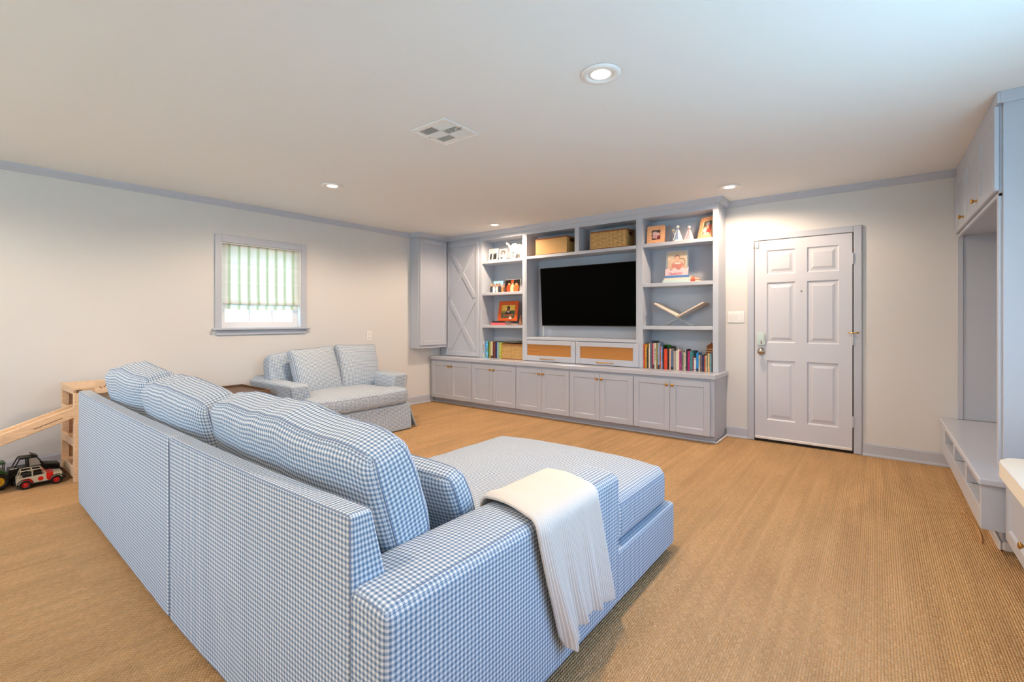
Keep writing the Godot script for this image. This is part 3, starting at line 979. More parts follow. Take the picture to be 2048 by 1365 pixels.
func back_cushion(called: String, label: String, group: String, at: Vector3, half: Vector3, tilt: float, seed_: float, turn := 0.0, roll := 0.0, lump := 1.0, knife := false) -> Node3D:
	var o := thing(called, label, "cushion", at, group)
	o.rotation = Vector3(tilt, turn, roll)
	var bend := func(p: Vector3, c: Vector3) -> Vector3:
		var ex := 1.0 - pow(absf(c.x), 3.0)
		var ey := 1.0 - pow(absf(c.y), 3.0)
		if knife:
			p.z *= 0.45 + 1.0 * sqrt(maxf(0.0, (1.0 - c.x * c.x) * (1.0 - c.y * c.y)))
			p += Vector3(signf(c.x), signf(c.y), 0) * 0.007 * pow(absf(c.x * c.y), 6.0)
			p.y -= 0.006 * (1 - c.x * c.x) * clampf(c.y, 0, 1)
			return p
		p.z *= 1.0 + 0.34 * ex * ey * lump - 0.18 * (1 - ex) * (1 - ey)
		p.y += (0.024 if p.y > 0 else -0.004) * (1 - c.x * c.x) * absf(c.y) * lump
		p.x += signf(p.x) * 0.016 * (1 - c.y * c.y) * absf(c.x)
		p.y += 0.018 * lump * wob.get_noise_2d(p.x * 260.0 + seed_ * 500.0, 0.0) * clampf(c.y, 0.0, 1.0)
		return p
	var pad := put("cover", puff(half, minf(half.z * 0.75, 0.045), Vector3i(46, 24, 8), bend, 0.0042 * lump, seed_), M.gingham, o)
	for s: float in [1.0, -1.0]:
		var edge := []
		for k: Array in [[-1, -1], [1, -1], [1, 1], [-1, 1]]:
			edge.append(Vector3(k[0], k[1], s * 0.72))
		put("piping", cord(mb(), edge, half, minf(half.z * 0.75, 0.045), 0.0022, bend, 0.0042 * lump, seed_).done(), M.piping, pad)
	return o


func sofa() -> void:
	var o := thing("sectional_sofa", "left sofa section in blue gingham seen from behind, its left arm near the toy shelf", "sofa", Vector3.ZERO, "sections of the gingham sectional")
	var hinge := Vector3(3.14, 0, 4.625)
	o.rotation.y = -0.028
	o.position = hinge - o.basis * hinge
	back_rest(o, 1.275, 3.139, 2.0)
	block(o, "arm", Vector3(1.215, 0.035, 3.52), Vector3(1.43, 0.572, 4.632), 0.03, 0.012)
	block(o, "base", Vector3(1.22, 0.033, 3.66), Vector3(3.136, 0.25, 4.60), 0.015)
	for k in 2:
		block(o, "seat_cushion", Vector3(1.435 + 0.852 * k, 0.252, 3.60), Vector3(2.28 + 0.852 * k, 0.44, 4.40), 0.04, 0.02, 0.003, Vector3i(20, 6, 20))
	for k: Array in [[1.32, 3.75], [3.0, 3.75], [1.32, 4.5], [3.0, 4.5]]:
		put("foot", mb().box(k[0] - 0.03, 0.001, k[1] - 0.03, k[0] + 0.03, 0.036, k[1] + 0.03, 0.004).done(), M.dark, o)

	o = thing("chaise_sofa", "right sofa section with long chaise and the arm under the white throw", "sofa", Vector3.ZERO, "sections of the gingham sectional")
	back_rest(o, 3.145, 4.37, 5.0)
	var ah := Vector3(0.1235, 0.2675, 0.593)
	var am := Vector3(4.374, 0.3025, 4.040)
	var ab := func(p: Vector3, c: Vector3) -> Vector3:
		if p.y > 0.2:
			p.y += 0.012 * (1 - c.x * c.x)
		# the front of the arm rounds off
		p.z -= 0.012 * (1 - c.x * c.x) * (1.0 if c.z < -0.99 else 0.0)
		return p + am
	var arm := put("arm", puff(ah, 0.026, Vector3i(12, 16, 40), ab, 0.0022, 8.0), M.gingham, o)
	put("seam", cord(mb(), [Vector3(0.80, 1, -0.97), Vector3(0.80, 1, 1), Vector3(-1, 0.94, 1)], ah, 0.026, 0.0018, ab, 0.0022, 8.0, false).done(), M.piping, arm)
	block(o, "base", Vector3(3.15, 0.033, 2.775), Vector3(4.494, 0.252, 4.60), 0.016, 0, 0.0016, Vector3i(24, 6, 40))
	var h := Vector3(0.56, 0.098, 0.80)
	var m := Vector3(3.90, 0.346, 3.585)
	var bend := func(p: Vector3, c: Vector3) -> Vector3:
		var q := p + m
		var right := lerpf(4.472, 4.252, smoothstep(3.40, 3.445, q.z))
		if p.x > 0:
			q.x = m.x + p.x / h.x * (right - m.x)
		var f := clampf(-c.z, 0, 1)
		q.z += f * f * f * (0.075 * pow(absf(c.x), 2.5) - 0.035)
		if c.y > 0.0:
			q.y += 0.018 * (1 - pow(absf(c.x), 4.0)) * (1 - pow(absf(c.z), 6.0))
		return q
	var pad := put("seat_cushion", puff(h, 0.05, Vector3i(40, 6, 60), bend, 0.004, 3.0), M.gingham, o)
	var e := []
	for k: Array in [[-1, -1], [1, -1], [1, 0], [1, 1], [-1, 1]]:
		e.append(Vector3(k[0], 0.72, k[1]))
	put("piping", cord(mb(), e, h, 0.05, 0.0025, bend, 0.004, 3.0).done(), M.piping, pad)
	for k: Array in [[3.25, 2.87], [4.40, 2.87], [3.25, 4.5], [4.40, 4.5]]:
		put("foot", mb().box(k[0] - 0.03, 0.001, k[1] - 0.03, k[0] + 0.03, 0.036, k[1] + 0.03, 0.004).done(), M.dark, o)

	var g := "loose back cushions on the gingham sectional"
	back_cushion("back_cushion", "gingham back cushion at the far left end of the sofa, beside the wooden toy shelf", g, Vector3(1.905, 0.69, 4.375), Vector3(0.36, 0.235, 0.085), 0.28, 1.0, 0.02, -0.02, 1.2)
	back_cushion("back_cushion", "middle gingham back cushion of the three along the sofa back", g, Vector3(2.75, 0.675, 4.40), Vector3(0.43, 0.225, 0.085), 0.30, 2.0, -0.02, -0.02, 1.1)
	back_cushion("back_cushion", "largest gingham back cushion, nearest the camera on the sofa", g, Vector3(3.725, 0.668, 4.385), Vector3(0.53, 0.222, 0.085), 0.31, 3.0, 0.0, -0.045, 1.0)
	back_cushion("lumbar_pillow", "small gingham pillow tucked between big back cushion and throw-covered arm", "", Vector3(3.985, 0.565, 4.095), Vector3(0.225, 0.128, 0.05), 0.34, 4.0, 0.06, 0.0, 0.6)
	throw_blanket()


func throw_blanket() -> void:
	var o := thing("throw_blanket", "cream ribbed knit throw hanging over the arm of the chaise", "blanket", Vector3.ZERO)
	var drop := Curve.new()
	drop.min_value = 0.0
	drop.max_value = 0.6
	for k: Array in [[0.0, 0.142], [0.3, 0.152], [0.5, 0.160], [0.64, 0.152], [0.76, 0.124], [0.88, 0.112], [0.95, 0.126], [1.0, 0.175]]:
		drop.add_point(Vector2(k[0], k[1]))
	var half := Vector3(0.40, 0.009, 0.22)
	var bend := func(p: Vector3, c: Vector3) -> Vector3:
		var w: float = (c.z + 1) / 2  # 1 at the side towards the sofa back
		var t: float = (c.x + 1) / 2
		var yb: float = drop.sample_baked(w)
		var L := 0.045 + 0.055 + 0.202 + 0.063
		var s := t * (L + 0.545 - yb)
		var q := Vector2()
		var nn := Vector2()
		if s < 0.045:
			q = Vector2(4.240, 0.505 + s); nn = Vector2(-1, 0)
		elif s < 0.10:
			var a := PI - (s - 0.045) / 0.055 * PI / 2
			nn = Vector2(cos(a), sin(a)); q = Vector2(4.275, 0.55) + nn * 0.035
		elif s < 0.302:
			var u := (s - 0.10) / 0.202
			q = Vector2(4.275 + u * 0.20, 0.585 + 0.010 * sin(PI * u)); nn = Vector2(0, 1)
		elif s < L:
			var a := PI / 2 - (s - 0.302) / 0.063 * PI / 2
			nn = Vector2(cos(a), sin(a)); q = Vector2(4.475, 0.548) + nn * 0.037
		else:
			q = Vector2(4.512, 0.548 - (s - L)); nn = Vector2(1, 0)
		var down := clampf((s - 0.24) / 0.5, 0, 1)
		var zl := lerpf(lerpf(4.015, 4.085, clampf(s / 0.36, 0, 1)), 3.955, clampf((s - 0.36) / 0.42, 0, 1))
		var zr := lerpf(lerpf(3.615, 3.70, clampf(s / 0.36, 0, 1)), 3.60, clampf((s - 0.36) / 0.42, 0, 1))
		var off := 0.004 + (p.y + half.y) * 0.6
		# rolled edge towards the back, soft folds lower down
		off += 0.016 * exp(-pow((w - 0.90) / 0.085, 2.0)) * (0.35 + 0.65 * down)
		off += down * down * (0.010 + 0.009 * sin(w * 23.0 + 1.1) + 0.006 * sin(w * 41.0 + s * 3.0))
		off += 0.008 * exp(-pow((w - 0.07) / 0.05, 2.0)) * down
		if c.y > 0.0:
			off += 0.0020 * sin(w * TAU * 42.0) * c.y
		var z := lerpf(zr, zl, w) + 0.004 * sin(s * 9.0 + w * 4.0)
		return Vector3(q.x + nn.x * off, q.y + nn.y * off, z)
	put("knit_cloth", puff(half, 0.008, Vector3i(70, 1, 280), bend), M.knit, o)


func loveseat() -> void:
	var o := thing("loveseat", "skirted blue gingham loveseat against the left wall under the window", "loveseat", Vector3.ZERO)
	block(o, "skirt", Vector3(0.12, 0.008, 1.80), Vector3(1.215, 0.285, 2.98), 0.012, 0, 0.004, Vector3i(20, 8, 30), func(p: Vector3, c: Vector3) -> Vector3:
		p.x += 0.022 * clampf(c.x, 0, 1) * clampf((0.285 - p.y) / 0.28, 0, 1)
		return p)
	block(o, "backrest", Vector3(0.09, 0.03, 1.74), Vector3(0.30, 0.62, 3.0), 0.03, 0.0, 0.003)
	for s: float in [0.0, 1.0]:
		var z0 := 1.685 if s == 0.0 else 2.83
		var arm := block(o, "arm", Vector3(0.11, 0.012, z0), Vector3(0.975, 0.592, z0 + 0.19), 0.028, 0.006, 0.005, Vector3i(26, 16, 8), func(p: Vector3, c: Vector3) -> Vector3:
			# arms lean outwards at the top
			var out := clampf((p.y - 0.30) / 0.3, 0, 1)
			p.z += (0.035 if s == 1.0 else -0.035) * out * out * (1.0 if p.x < 0.9 else 1.0)
			p.x += 0.02 * out * clampf(c.x, 0, 1)
			return p)
		put("seam", mb().tube([Vector3(0.96, 0.02, z0 + 0.19 * s), Vector3(0.972, 0.33, z0 + 0.19 * s), Vector3(0.985, 0.56, z0 + 0.19 * s + (0.03 if s == 1.0 else -0.03))], 0.003, 6).done(), M.piping, arm)
	put("skirt_flap", slab_zy(mb(), PackedVector2Array([Vector2(1.802, 0.25), Vector2(1.79, 0.25), Vector2(1.735, 0.10), Vector2(1.69, 0.012), Vector2(1.705, 0.010), Vector2(1.75, 0.10)]), 0.97, 1.195).done(), M.gingham, o)
	var h := Vector3(0.445, 0.085, 0.60)
	var m := Vector3(0.79, 0.367, 2.385)
	var bend := func(p: Vector3, c: Vector3) -> Vector3:
		var q := p + m
		var wide := lerpf(0.475, 0.60, smoothstep(1.0, 1.05, q.x))
		q.z = m.z + p.z / h.z * wide
		q.x -= 0.05 * pow(absf(c.z), 4.0) * clampf(c.x, 0, 1)
		if c.y > 0:
			q.y += 0.03 * (1 - c.x * c.x) * (1 - pow(absf(c.z), 4.0))
		q.y += 0.004 * sin(q.z * 55.0) * clampf(c.x, 0, 1) * clampf(c.x, 0, 1)
		return q
	var pad := put("seat_cushion", puff(h, 0.062, Vector3i(30, 6, 44), bend, 0.008, 6.0), M.gingham, o)
	var e := []
	for k: Array in [[-1, -1], [1, -1], [1, 1], [-1, 1]]:
		e.append(Vector3(k[0], 0.70, k[1]))
	put("piping", cord(mb(), e, h, 0.062, 0.003, bend, 0.008, 6.0).done(), M.piping, pad)
	var g := "cushions on the loveseat"
	var a := back_cushion("back_cushion", "darker gingham cushion at the left rear of the loveseat, behind the front pillows", g, Vector3(0.34, 0.645, 2.72), Vector3(0.24, 0.20, 0.075), 0, 7.0, 0, 0, 0.7)
	a.rotation = Vector3(-0.20, PI / 2, 0)
	a = back_cushion("throw_pillow", "left one of two square gingham pillows standing on the loveseat", g, Vector3(0.565, 0.660, 2.555), Vector3(0.268, 0.262, 0.075), 0, 8.0, 0, 0, 1.0, true)
	a.rotation = Vector3(-0.30, PI / 2 + 0.10, 0.05)
	a = back_cushion("throw_pillow", "right one of two square gingham pillows standing on the loveseat", g, Vector3(0.520, 0.668, 2.010), Vector3(0.268, 0.262, 0.075), 0, 9.0, 0, 0, 1.0, true)
	a.rotation = Vector3(-0.26, PI / 2, -0.03)
	o = thing("side_table", "dark wood side table with raised rim between loveseat and sofa", "side table", Vector3(0.11, 0, 3.11))
	put("table_top", mb().box(0, 0.505, 0, 0.62, 0.525, 0.40, 0.003).done(), M.walnut, o)
	put("rim", mb().box(0, 0.525, 0, 0.62, 0.545, 0.014).box(0, 0.525, 0.386, 0.62, 0.545, 0.40).box(0, 0.525, 0.014, 0.014, 0.545, 0.386).box(0.606, 0.525, 0.014, 0.62, 0.545, 0.386).done(), M.walnut, o)
	for k: Array in [[0.03, 0.03], [0.59, 0.03], [0.03, 0.37], [0.59, 0.37]]:
		put("leg", mb().box(k[0] - 0.018, 0.001, k[1] - 0.018, k[0] + 0.018, 0.505, k[1] + 0.018, 0.003).done(), M.walnut, o)


# ---------- small shapes ----------
func ball(st: MB, c: Vector3, r: Vector3, turn := Vector3.ZERO) -> MB:
	var keep := st.x
	st.x = keep * Transform3D(Basis.from_euler(turn), c)
	var rows := 12
	var cols := 18
	for i in rows:
		for k in cols:
			var f := func(a: int, b: int) -> Vector3:
				var th := PI * a / rows
				var ph := TAU * b / cols
				return Vector3(sin(th) * cos(ph), cos(th), sin(th) * sin(ph))
			var q := [f.call(i, k), f.call(i, k + 1), f.call(i + 1, k + 1), f.call(i + 1, k)]
			var p := q.map(func(w: Vector3) -> Vector3: return w * r)
			var nn := q.map(func(w: Vector3) -> Vector3: return (w / r).normalized())
			if i > 0:
				st.tri(p[0], p[1], p[2], nn[0], nn[1], nn[2])
			if i < rows - 1:
				st.tri(p[0], p[2], p[3], nn[0], nn[2], nn[3])
	st.x = keep
	return st


func limb(st: MB, path: Array, radii: Array, sides := 12) -> MB:
	var n := path.size()
	var up := Vector3.ZERO
	var rings := []
	for i in n:
		var d: Vector3 = (path[mini(i + 1, n - 1)] - path[maxi(i - 1, 0)]).normalized()
		if up == Vector3.ZERO:
			up = d.cross(Vector3(0.2, 0.3, 0.93)).normalized()
		up = (up - d * up.dot(d)).normalized()
		var w := d.cross(up)
		var ring := []
		for k in sides:
			ring.append(up * cos(TAU * k / sides) + w * sin(TAU * k / sides))
		rings.append(ring)
	for i in n - 1:
		for k in sides:
			var l := (k + 1) % sides
			var a: Vector3 = rings[i][k]
			var b: Vector3 = rings[i][l]
			var c: Vector3 = rings[i + 1][l]
			var d: Vector3 = rings[i + 1][k]
			st.tri(path[i] + a * radii[i], path[i] + b * radii[i], path[i + 1] + c * radii[i + 1], a, b, c)
			st.tri(path[i] + a * radii[i], path[i + 1] + c * radii[i + 1], path[i + 1] + d * radii[i + 1], a, c, d)
	for e: int in [0, n - 1]:
		var ps := []
		for k in sides:
			ps.append(path[e] + rings[e][k] * radii[e])
		st.flat(ps, (path[0] - path[1] if e == 0 else path[n - 1] - path[n - 2]).normalized())
	return st


# A soft little print: background, then figures as rounded blobs [x, y, rx, ry, colour] in 0..1.
func picture(back_top: Color, back_low: Color, blobs: Array, w := 96, h := 96) -> StandardMaterial3D:
	var im := Image.create(w, h, false, Image.FORMAT_RGBA8)
	for y in h:
		for x in w:
			var g := 0.92 + 0.16 * hash01(x / 3, y / 3)
			var c := back_top.lerp(back_low, smoothstep(0.3, 0.8, float(y) / h + 0.12 * wob.get_noise_2d(x * 12.0, y * 12.0)))
			im.set_pixel(x, y, Color(c.r * g, c.g * g, c.b * g))
	for b: Array in blobs:
		for y in range(maxi(0, int((b[1] - b[3]) * h)), mini(h, int((b[1] + b[3]) * h) + 1)):
			for x in range(maxi(0, int((b[0] - b[2]) * w)), mini(w, int((b[0] + b[2]) * w) + 1)):
				var d := Vector2((float(x) / w - b[0]) / b[2], (float(y) / h - b[1]) / b[3])
				if pow(absf(d.x), 2.4) + pow(absf(d.y), 2.4) < 1.0:
					var g := 0.90 + 0.18 * hash01(x / 2 + 5, y / 2)
					im.set_pixel(x, y, Color(b[4].r * g, b[4].g * g, b[4].b * g))
	var m := paint(WHITE, 0.3)
	m.albedo_texture = ImageTexture.create_from_image(im)
	return m


# A flat print standing in x, y (its foot at y = 0, facing +z at z = 0) with uv over its whole face.
func print_face(x0: float, y0: float, x1: float, y1: float, z: float) -> ArrayMesh:
	var st := mb()
	var p := [Vector3(x0, y0, z), Vector3(x1, y0, z), Vector3(x1, y1, z), Vector3(x0, y1, z)]
	var u := [Vector2(0, 1), Vector2(1, 1), Vector2(1, 0), Vector2(0, 0)]
	st.tri(p[0], p[1], p[2], Vector3.BACK, Vector3.BACK, Vector3.BACK, u[0], u[1], u[2])
	st.tri(p[0], p[2], p[3], Vector3.BACK, Vector3.BACK, Vector3.BACK, u[0], u[2], u[3])
	return st.done()


func photo_frame(label: String, group: String, at: Vector3, w: float, h: float, bar: float, m: Material, pic: Material, lean := -0.14, turn := 0.0, scallop := 0.0) -> Node3D:
	var o := thing("framed_photo", label, "photo frame", at, group)
	o.rotation = Vector3(lean, turn, 0)
	var st := mb()
	var x := w / 2
	st.box(-x, 0, -0.008, -x + bar, h, 0.006, 0.002).box(x - bar, 0, -0.008, x, h, 0.006, 0.002)
	st.box(-x + bar, 0, -0.008, x - bar, bar, 0.006, 0.002).box(-x + bar, h - bar, -0.008, x - bar, h, 0.006, 0.002)
	if scallop > 0.0:
		var keep := st.x
		for side in 2:
			var nx := int(round((w if side == 0 else h) / (scallop * 2.0)))
			for k in nx:
				var s := (k + 0.5) / nx
				for e: float in [0.0, 1.0]:
					var c := Vector3(lerpf(-x, x, s), h * e, 0) if side == 0 else Vector3(lerpf(-x, x, e), h * s, 0)
					if c.y < 0.001:
						continue
					st.x = Transform3D(Basis.from_euler(Vector3(PI / 2, 0, 0)), c + Vector3(0, 0, -0.007))
					st.lathe([Vector2(0, 0), Vector2(scallop, 0), Vector2(scallop, 0.011), Vector2(scallop - 0.002, 0.012), Vector2(0, 0.012)], 14)
		st.x = keep
	put("frame", st.done(), m, o)
	put("photograph", print_face(-x + bar - 0.002, bar - 0.002, x - bar + 0.002, h - bar + 0.002, -0.001), pic, o)
	put("backing", mb().box(-x + bar - 0.003, bar - 0.003, -0.008, x - bar + 0.003, h - bar + 0.003, -0.0025, 0).done(), M.dark, o)
	put("easel_leg", mb(Vector3(0, h * 0.62, -0.009), Vector3(0.42, 0, 0)).box(-0.012, -h * 0.60, -0.003, 0.012, 0, 0, 0).done(), M.dark, o)
	return o


func basket(label: String, group: String, at: Vector3, w: float, h: float, d: float, turn := 0.0) -> Node3D:
	var o := thing("rattan_basket", label, "basket", at, group, turn)
	var x := w / 2
	var z := d / 2
	put("woven_sides", mb().box(-x, 0, z - 0.004, x, h, z, 0).box(-x, 0, -z, x, h, -z + 0.004, 0).box(-x, 0, -z + 0.004, -x + 0.004, h, z - 0.004, 0).box(x - 0.004, 0, -z + 0.004, x, h, z - 0.004, 0).done(), M.rattan, o)
	put("inner_wall", mb().box(-x + 0.006, 0.002, z - 0.010, x - 0.006, h - 0.003, z - 0.006, 0).box(-x + 0.006, 0.002, -z + 0.006, x - 0.006, h - 0.003, -z + 0.01, 0).box(-x + 0.006, 0.002, -z + 0.01, -x + 0.01, h - 0.003, z - 0.01, 0).box(x - 0.01, 0.002, -z + 0.01, x - 0.006, h - 0.003, z - 0.01, 0).box(-x + 0.006, 0.0, -z + 0.006, x - 0.006, 0.004, z - 0.006, 0).done(), M.lining, o)
	var path := []
	for q: Vector2 in rounded(-x, -z, x, z, 0.018):
		path.append(Vector3(q.x, h, q.y))
	put("rim", mb().tube(path, 0.009, 8, true).done(), M.rim, o)
	for k in 2:
		for s: float in [-1.0, 1.0]:
			put("base_cord", mb().tube([Vector3(s * x, 0.006, -z), Vector3(s * x, 0.006, z)] if k == 0 else [Vector3(-x, 0.006, s * z), Vector3(x, 0.006, s * z)], 0.005, 6).done(), M.rim, o)
	for s: float in [-1.0, 1.0]:
		var loop := []
		for q: Vector2 in rounded(-0.055, h - 0.056, 0.055, h - 0.012, 0.018):
			loop.append(Vector3(s * (x + 0.002), q.y, q.x))
		var hd := put("handle", mb().tube(loop, 0.006, 8, true).done(), M.rim, o)
		put("opening", mb().box(s * (x - 0.001), h - 0.050, -0.05, s * (x + 0.0025), h - 0.016, 0.05, 0).done(), M.lining, hd)
	return o


# ---------- books ----------
var spine_maps: Array[ImageTexture] = []


func spine_prints() -> void:
	for k in 7:
		spine_maps.append(tex(16, 128, func(x: int, y: int) -> Color:
			var v := y / 128.0
			var base := Color(1, 1, 1)
			match k:
				0:  # two bands
					if absf(v - 0.12) < 0.02 or absf(v - 0.86) < 0.03: base = Color(0.45, 0.42, 0.4)
				1:  # running title
					if v > 0.2 and v < 0.7 and x > 5 and x < 11 and hash01(y / 4, 77) > 0.35: base = Color(0.25, 0.24, 0.26)
				2:  # light title on the colour
					if v > 0.12 and v < 0.55 and x > 4 and x < 12 and hash01(y / 5, 31) > 0.4: base = Color(1.7, 1.65, 1.5)
				3:  # painted cover wrap
					base = Color(0.6 + 0.8 * hash01(x / 4, y / 9), 0.6 + 0.8 * hash01(x / 4 + 9, y / 9), 0.6 + 0.8 * hash01(x / 4 + 19, y / 9))
				4:  # foot block
					if v > 0.84: base = Color(0.35, 0.35, 0.4)
				5:  # scattered flowers
					if hash01(x / 3, y / 5) > 0.72: base = Color(1.3, 0.7, 0.75)
					elif hash01(x / 3 + 40, y / 4) > 0.8: base = Color(0.6, 0.8, 0.6)
			return Color(minf(base.r * 0.8, 1.0), minf(base.g * 0.8, 1.0), minf(base.b * 0.8, 1.0))))


func cover(c: Color, kind: int) -> StandardMaterial3D:
	if kind == 6:
		return paint(c, 0.45)
	var m := paint(Color(minf(c.r * 1.22, 1), minf(c.g * 1.22, 1), minf(c.b * 1.22, 1)), 0.42)
	m.albedo_texture = spine_maps[kind]
	return m


# A book standing upright, spine to the room: t thick, h tall, d deep; its front at z = 0.
func book(label: String, group: String, at: Vector3, t: float, h: float, d: float, c: Color, kind: int, paper: Material) -> Node3D:
	var o := thing("book", label, "book", at, group)
	var st := mb()
	var cov := minf(0.0022, t * 0.2)
	var x := t / 2
	# spine with its print laid once over it, slightly rounded
	var n := 6
	for k in n:
		var a := lerpf(-1, 1, float(k) / n)
		var b := lerpf(-1, 1, float(k + 1) / n)
		var za := -0.004 * a * a
		var zb := -0.004 * b * b
		var na := Vector3(a * 0.6, 0, 1).normalized()
		var nb := Vector3(b * 0.6, 0, 1).normalized()
		var P := [Vector3(a * x, 0, za), Vector3(b * x, 0, zb), Vector3(b * x, h, zb), Vector3(a * x, h, za)]
		var ua := (a + 1) / 2
		var ub := (b + 1) / 2
		st.tri(P[0], P[1], P[2], na, nb, nb, Vector2(ua, 1), Vector2(ub, 1), Vector2(ub, 0))
		st.tri(P[0], P[2], P[3], na, nb, na, Vector2(ua, 1), Vector2(ub, 0), Vector2(ua, 0))
	st.box(-x, 0, -d, -x + cov, h, -0.004, 0).box(x - cov, 0, -d, x, h, -0.004, 0)
	put("cover", st.done(), cover(c, kind), o)
	put("pages", mb().box(-x + cov, 0.003, -d + 0.004, x - cov, h - 0.003, -0.006, 0).done(), paper, o)
	return o


func flat_book(label: String, group: String, at: Vector3, w: float, t: float, d: float, c: Color, paper: Material, turn := 0.0) -> Node3D:
	var o := thing("book", label, "book", at, group, turn)
	put("cover", mb().box(-w / 2, 0, -d, w / 2, 0.0025, 0, 0).box(-w / 2, t - 0.0025, -d, w / 2, t, 0, 0).box(-w / 2, 0.0025, -0.003, w / 2, t - 0.0025, 0.001, 0.001).done(), paint(c, 0.45), o)
	put("pages", mb().box(-w / 2 + 0.004, 0.0025, -d + 0.004, w / 2 - 0.003, t - 0.0025, -0.003, 0).done(), paper, o)
	return o


func shelf_things() -> void:
	spine_prints()
	var paper := paint(Color(0.90, 0.86, 0.78), 0.8)
	var skin := Color(0.82, 0.60, 0.48)
	# --- left bookcase, top shelf
	var bw := picture(Color(0.75, 0.74, 0.73), Color(0.55, 0.54, 0.53), [[0.2, 0.66, 0.1, 0.4, Color(0.1, 0.1, 0.1)], [0.42, 0.68, 0.09, 0.38, Color(0.85, 0.84, 0.83)], [0.6, 0.66, 0.1, 0.4, Color(0.12, 0.12, 0.12)], [0.83, 0.68, 0.12, 0.42, Color(0.08, 0.08, 0.08)], [0.2, 0.3, 0.05, 0.06, Color(0.7, 0.69, 0.68)], [0.42, 0.34, 0.05, 0.06, Color(0.72, 0.7, 0.7)], [0.6, 0.3, 0.05, 0.06, Color(0.7, 0.7, 0.7)], [0.83, 0.3, 0.06, 0.06, Color(0.66, 0.66, 0.66)]])
	photo_frame("white framed black and white group photograph at the left of the top left shelf", "white frames", Vector3(1.100, 2.040, 0.235), 0.168, 0.172, 0.019, M.bisque, bw)
	var bw2 := picture(Color(0.42, 0.41, 0.40), Color(0.62, 0.61, 0.6), [[0.52, 0.25, 0.2, 0.17, Color(0.12, 0.12, 0.12)], [0.5, 0.3, 0.11, 0.13, Color(0.7, 0.69, 0.68)], [0.5, 0.72, 0.3, 0.22, Color(0.86, 0.85, 0.84)], [0.3, 0.88, 0.2, 0.1, Color(0.2, 0.2, 0.2)]])
	photo_frame("white framed black and white portrait beside the white elephant", "white frames", Vector3(1.275, 2.040, 0.235), 0.128, 0.153, 0.016, M.bisque, bw2)
	var o := thing("elephant_figurine", "white elephant figurine with raised trunk on the top left shelf", "figurine", Vector3(1.47, 2.0395, 0.18))
	var st := mb()
	ball(st, Vector3(0.065, 0.105, -0.01), Vector3(0.082, 0.055, 0.052))
	ball(st, Vector3(-0.018, 0.135, 0.0), Vector3(0.046, 0.046, 0.042))
	for k: Array in [[-0.005, 0.03], [0.012, -0.04], [0.105, 0.03], [0.12, -0.035]]:
		limb(st, [Vector3(k[0], 0.0, k[1]), Vector3(k[0], 0.02, k[1]), Vector3(k[0] + 0.006, 0.06, k[1] * 0.8), Vector3(k[0] + 0.012, 0.11, k[1] * 0.5)], [0.020, 0.017, 0.021, 0.028])
	put("body", st.done(), M.bisque, o)
	put("trunk", limb(mb(), [Vector3(-0.025, 0.115, 0.012), Vector3(-0.055, 0.112, 0.014), Vector3(-0.078, 0.135, 0.014), Vector3(-0.098, 0.175, 0.014), Vector3(-0.120, 0.207, 0.014), Vector3(-0.142, 0.222, 0.014), Vector3(-0.150, 0.224, 0.014)], [0.030, 0.026, 0.020, 0.016, 0.014, 0.017, 0.020]).done(), M.bisque, o)
	put("trunk_leg", limb(mb(), [Vector3(-0.062, 0.0, 0.016), Vector3(-0.062, 0.05, 0.016), Vector3(-0.06, 0.11, 0.014)], [0.017, 0.014, 0.022]).done(), M.bisque, o)
	put("ear", ball(mb(), Vector3(0.01, 0.152, 0.048), Vector3(0.060, 0.058, 0.010), Vector3(0.1, 0.25, -0.1)).done(), M.bisque, o)
	put("ear", ball(mb(), Vector3(0.02, 0.155, -0.045), Vector3(0.055, 0.055, 0.010)).done(), M.bisque, o)
	# --- second shelf: cut-out photographs and a dark print
	var g := "photographs on the second left shelf"
	var crowd := picture(Color(0.55, 0.5, 0.48), Color(0.30, 0.28, 0.30), [[0.14, 0.6, 0.1, 0.34, Color(0.25, 0.27, 0.3)], [0.35, 0.65, 0.12, 0.34, Color(0.78, 0.86, 0.95)], [0.6, 0.65, 0.11, 0.33, Color(0.9, 0.88, 0.86)], [0.85, 0.65, 0.12, 0.34, Color(0.24, 0.25, 0.3)], [0.14, 0.2, 0.07, 0.11, skin], [0.35, 0.28, 0.07, 0.1, Color(0.9, 0.66, 0.58)], [0.6, 0.24, 0.07, 0.1, skin], [0.85, 0.2, 0.07, 0.11, Color(0.78, 0.5, 0.4)], [0.14, 0.11, 0.08, 0.06, Color(0.86, 0.78, 0.55)], [0.62, 0.14, 0.08, 0.06, Color(0.7, 0.4, 0.2)]])
	standee("cut-out photograph of a standing group on the second left shelf", g, Vector3(1.135, 1.596, 0.215), 0.205, 0.128, [0.14, 0.35, 0.6, 0.85], crowd)
	var pair := picture(Color(0.75, 0.55, 0.42), Color(0.5, 0.35, 0.25), [[0.32, 0.65, 0.3, 0.36, Color(0.85, 0.55, 0.3)], [0.7, 0.62, 0.26, 0.38, Color(0.28, 0.24, 0.2)], [0.32, 0.28, 0.16, 0.15, Color(0.9, 0.68, 0.55)], [0.7, 0.24, 0.16, 0.14, skin], [0.7, 0.12, 0.17, 0.1, Color(0.55, 0.25, 0.12)]])
	standee("small cut-out photograph of two people beside the dark print", g, Vector3(1.285, 1.596, 0.22), 0.085, 0.108, [0.32, 0.7], pair)
	o = thing("photo_print", "pale blue print leaning behind the cut-out photographs", "photograph", Vector3(1.10, 1.596, 0.13), g)
	o.rotation.x = -0.12
	put("card", mb().box(-0.09, 0, -0.003, 0.09, 0.172, 0, 0).done(), paint(Color(0.62, 0.80, 0.90), 0.5), o)
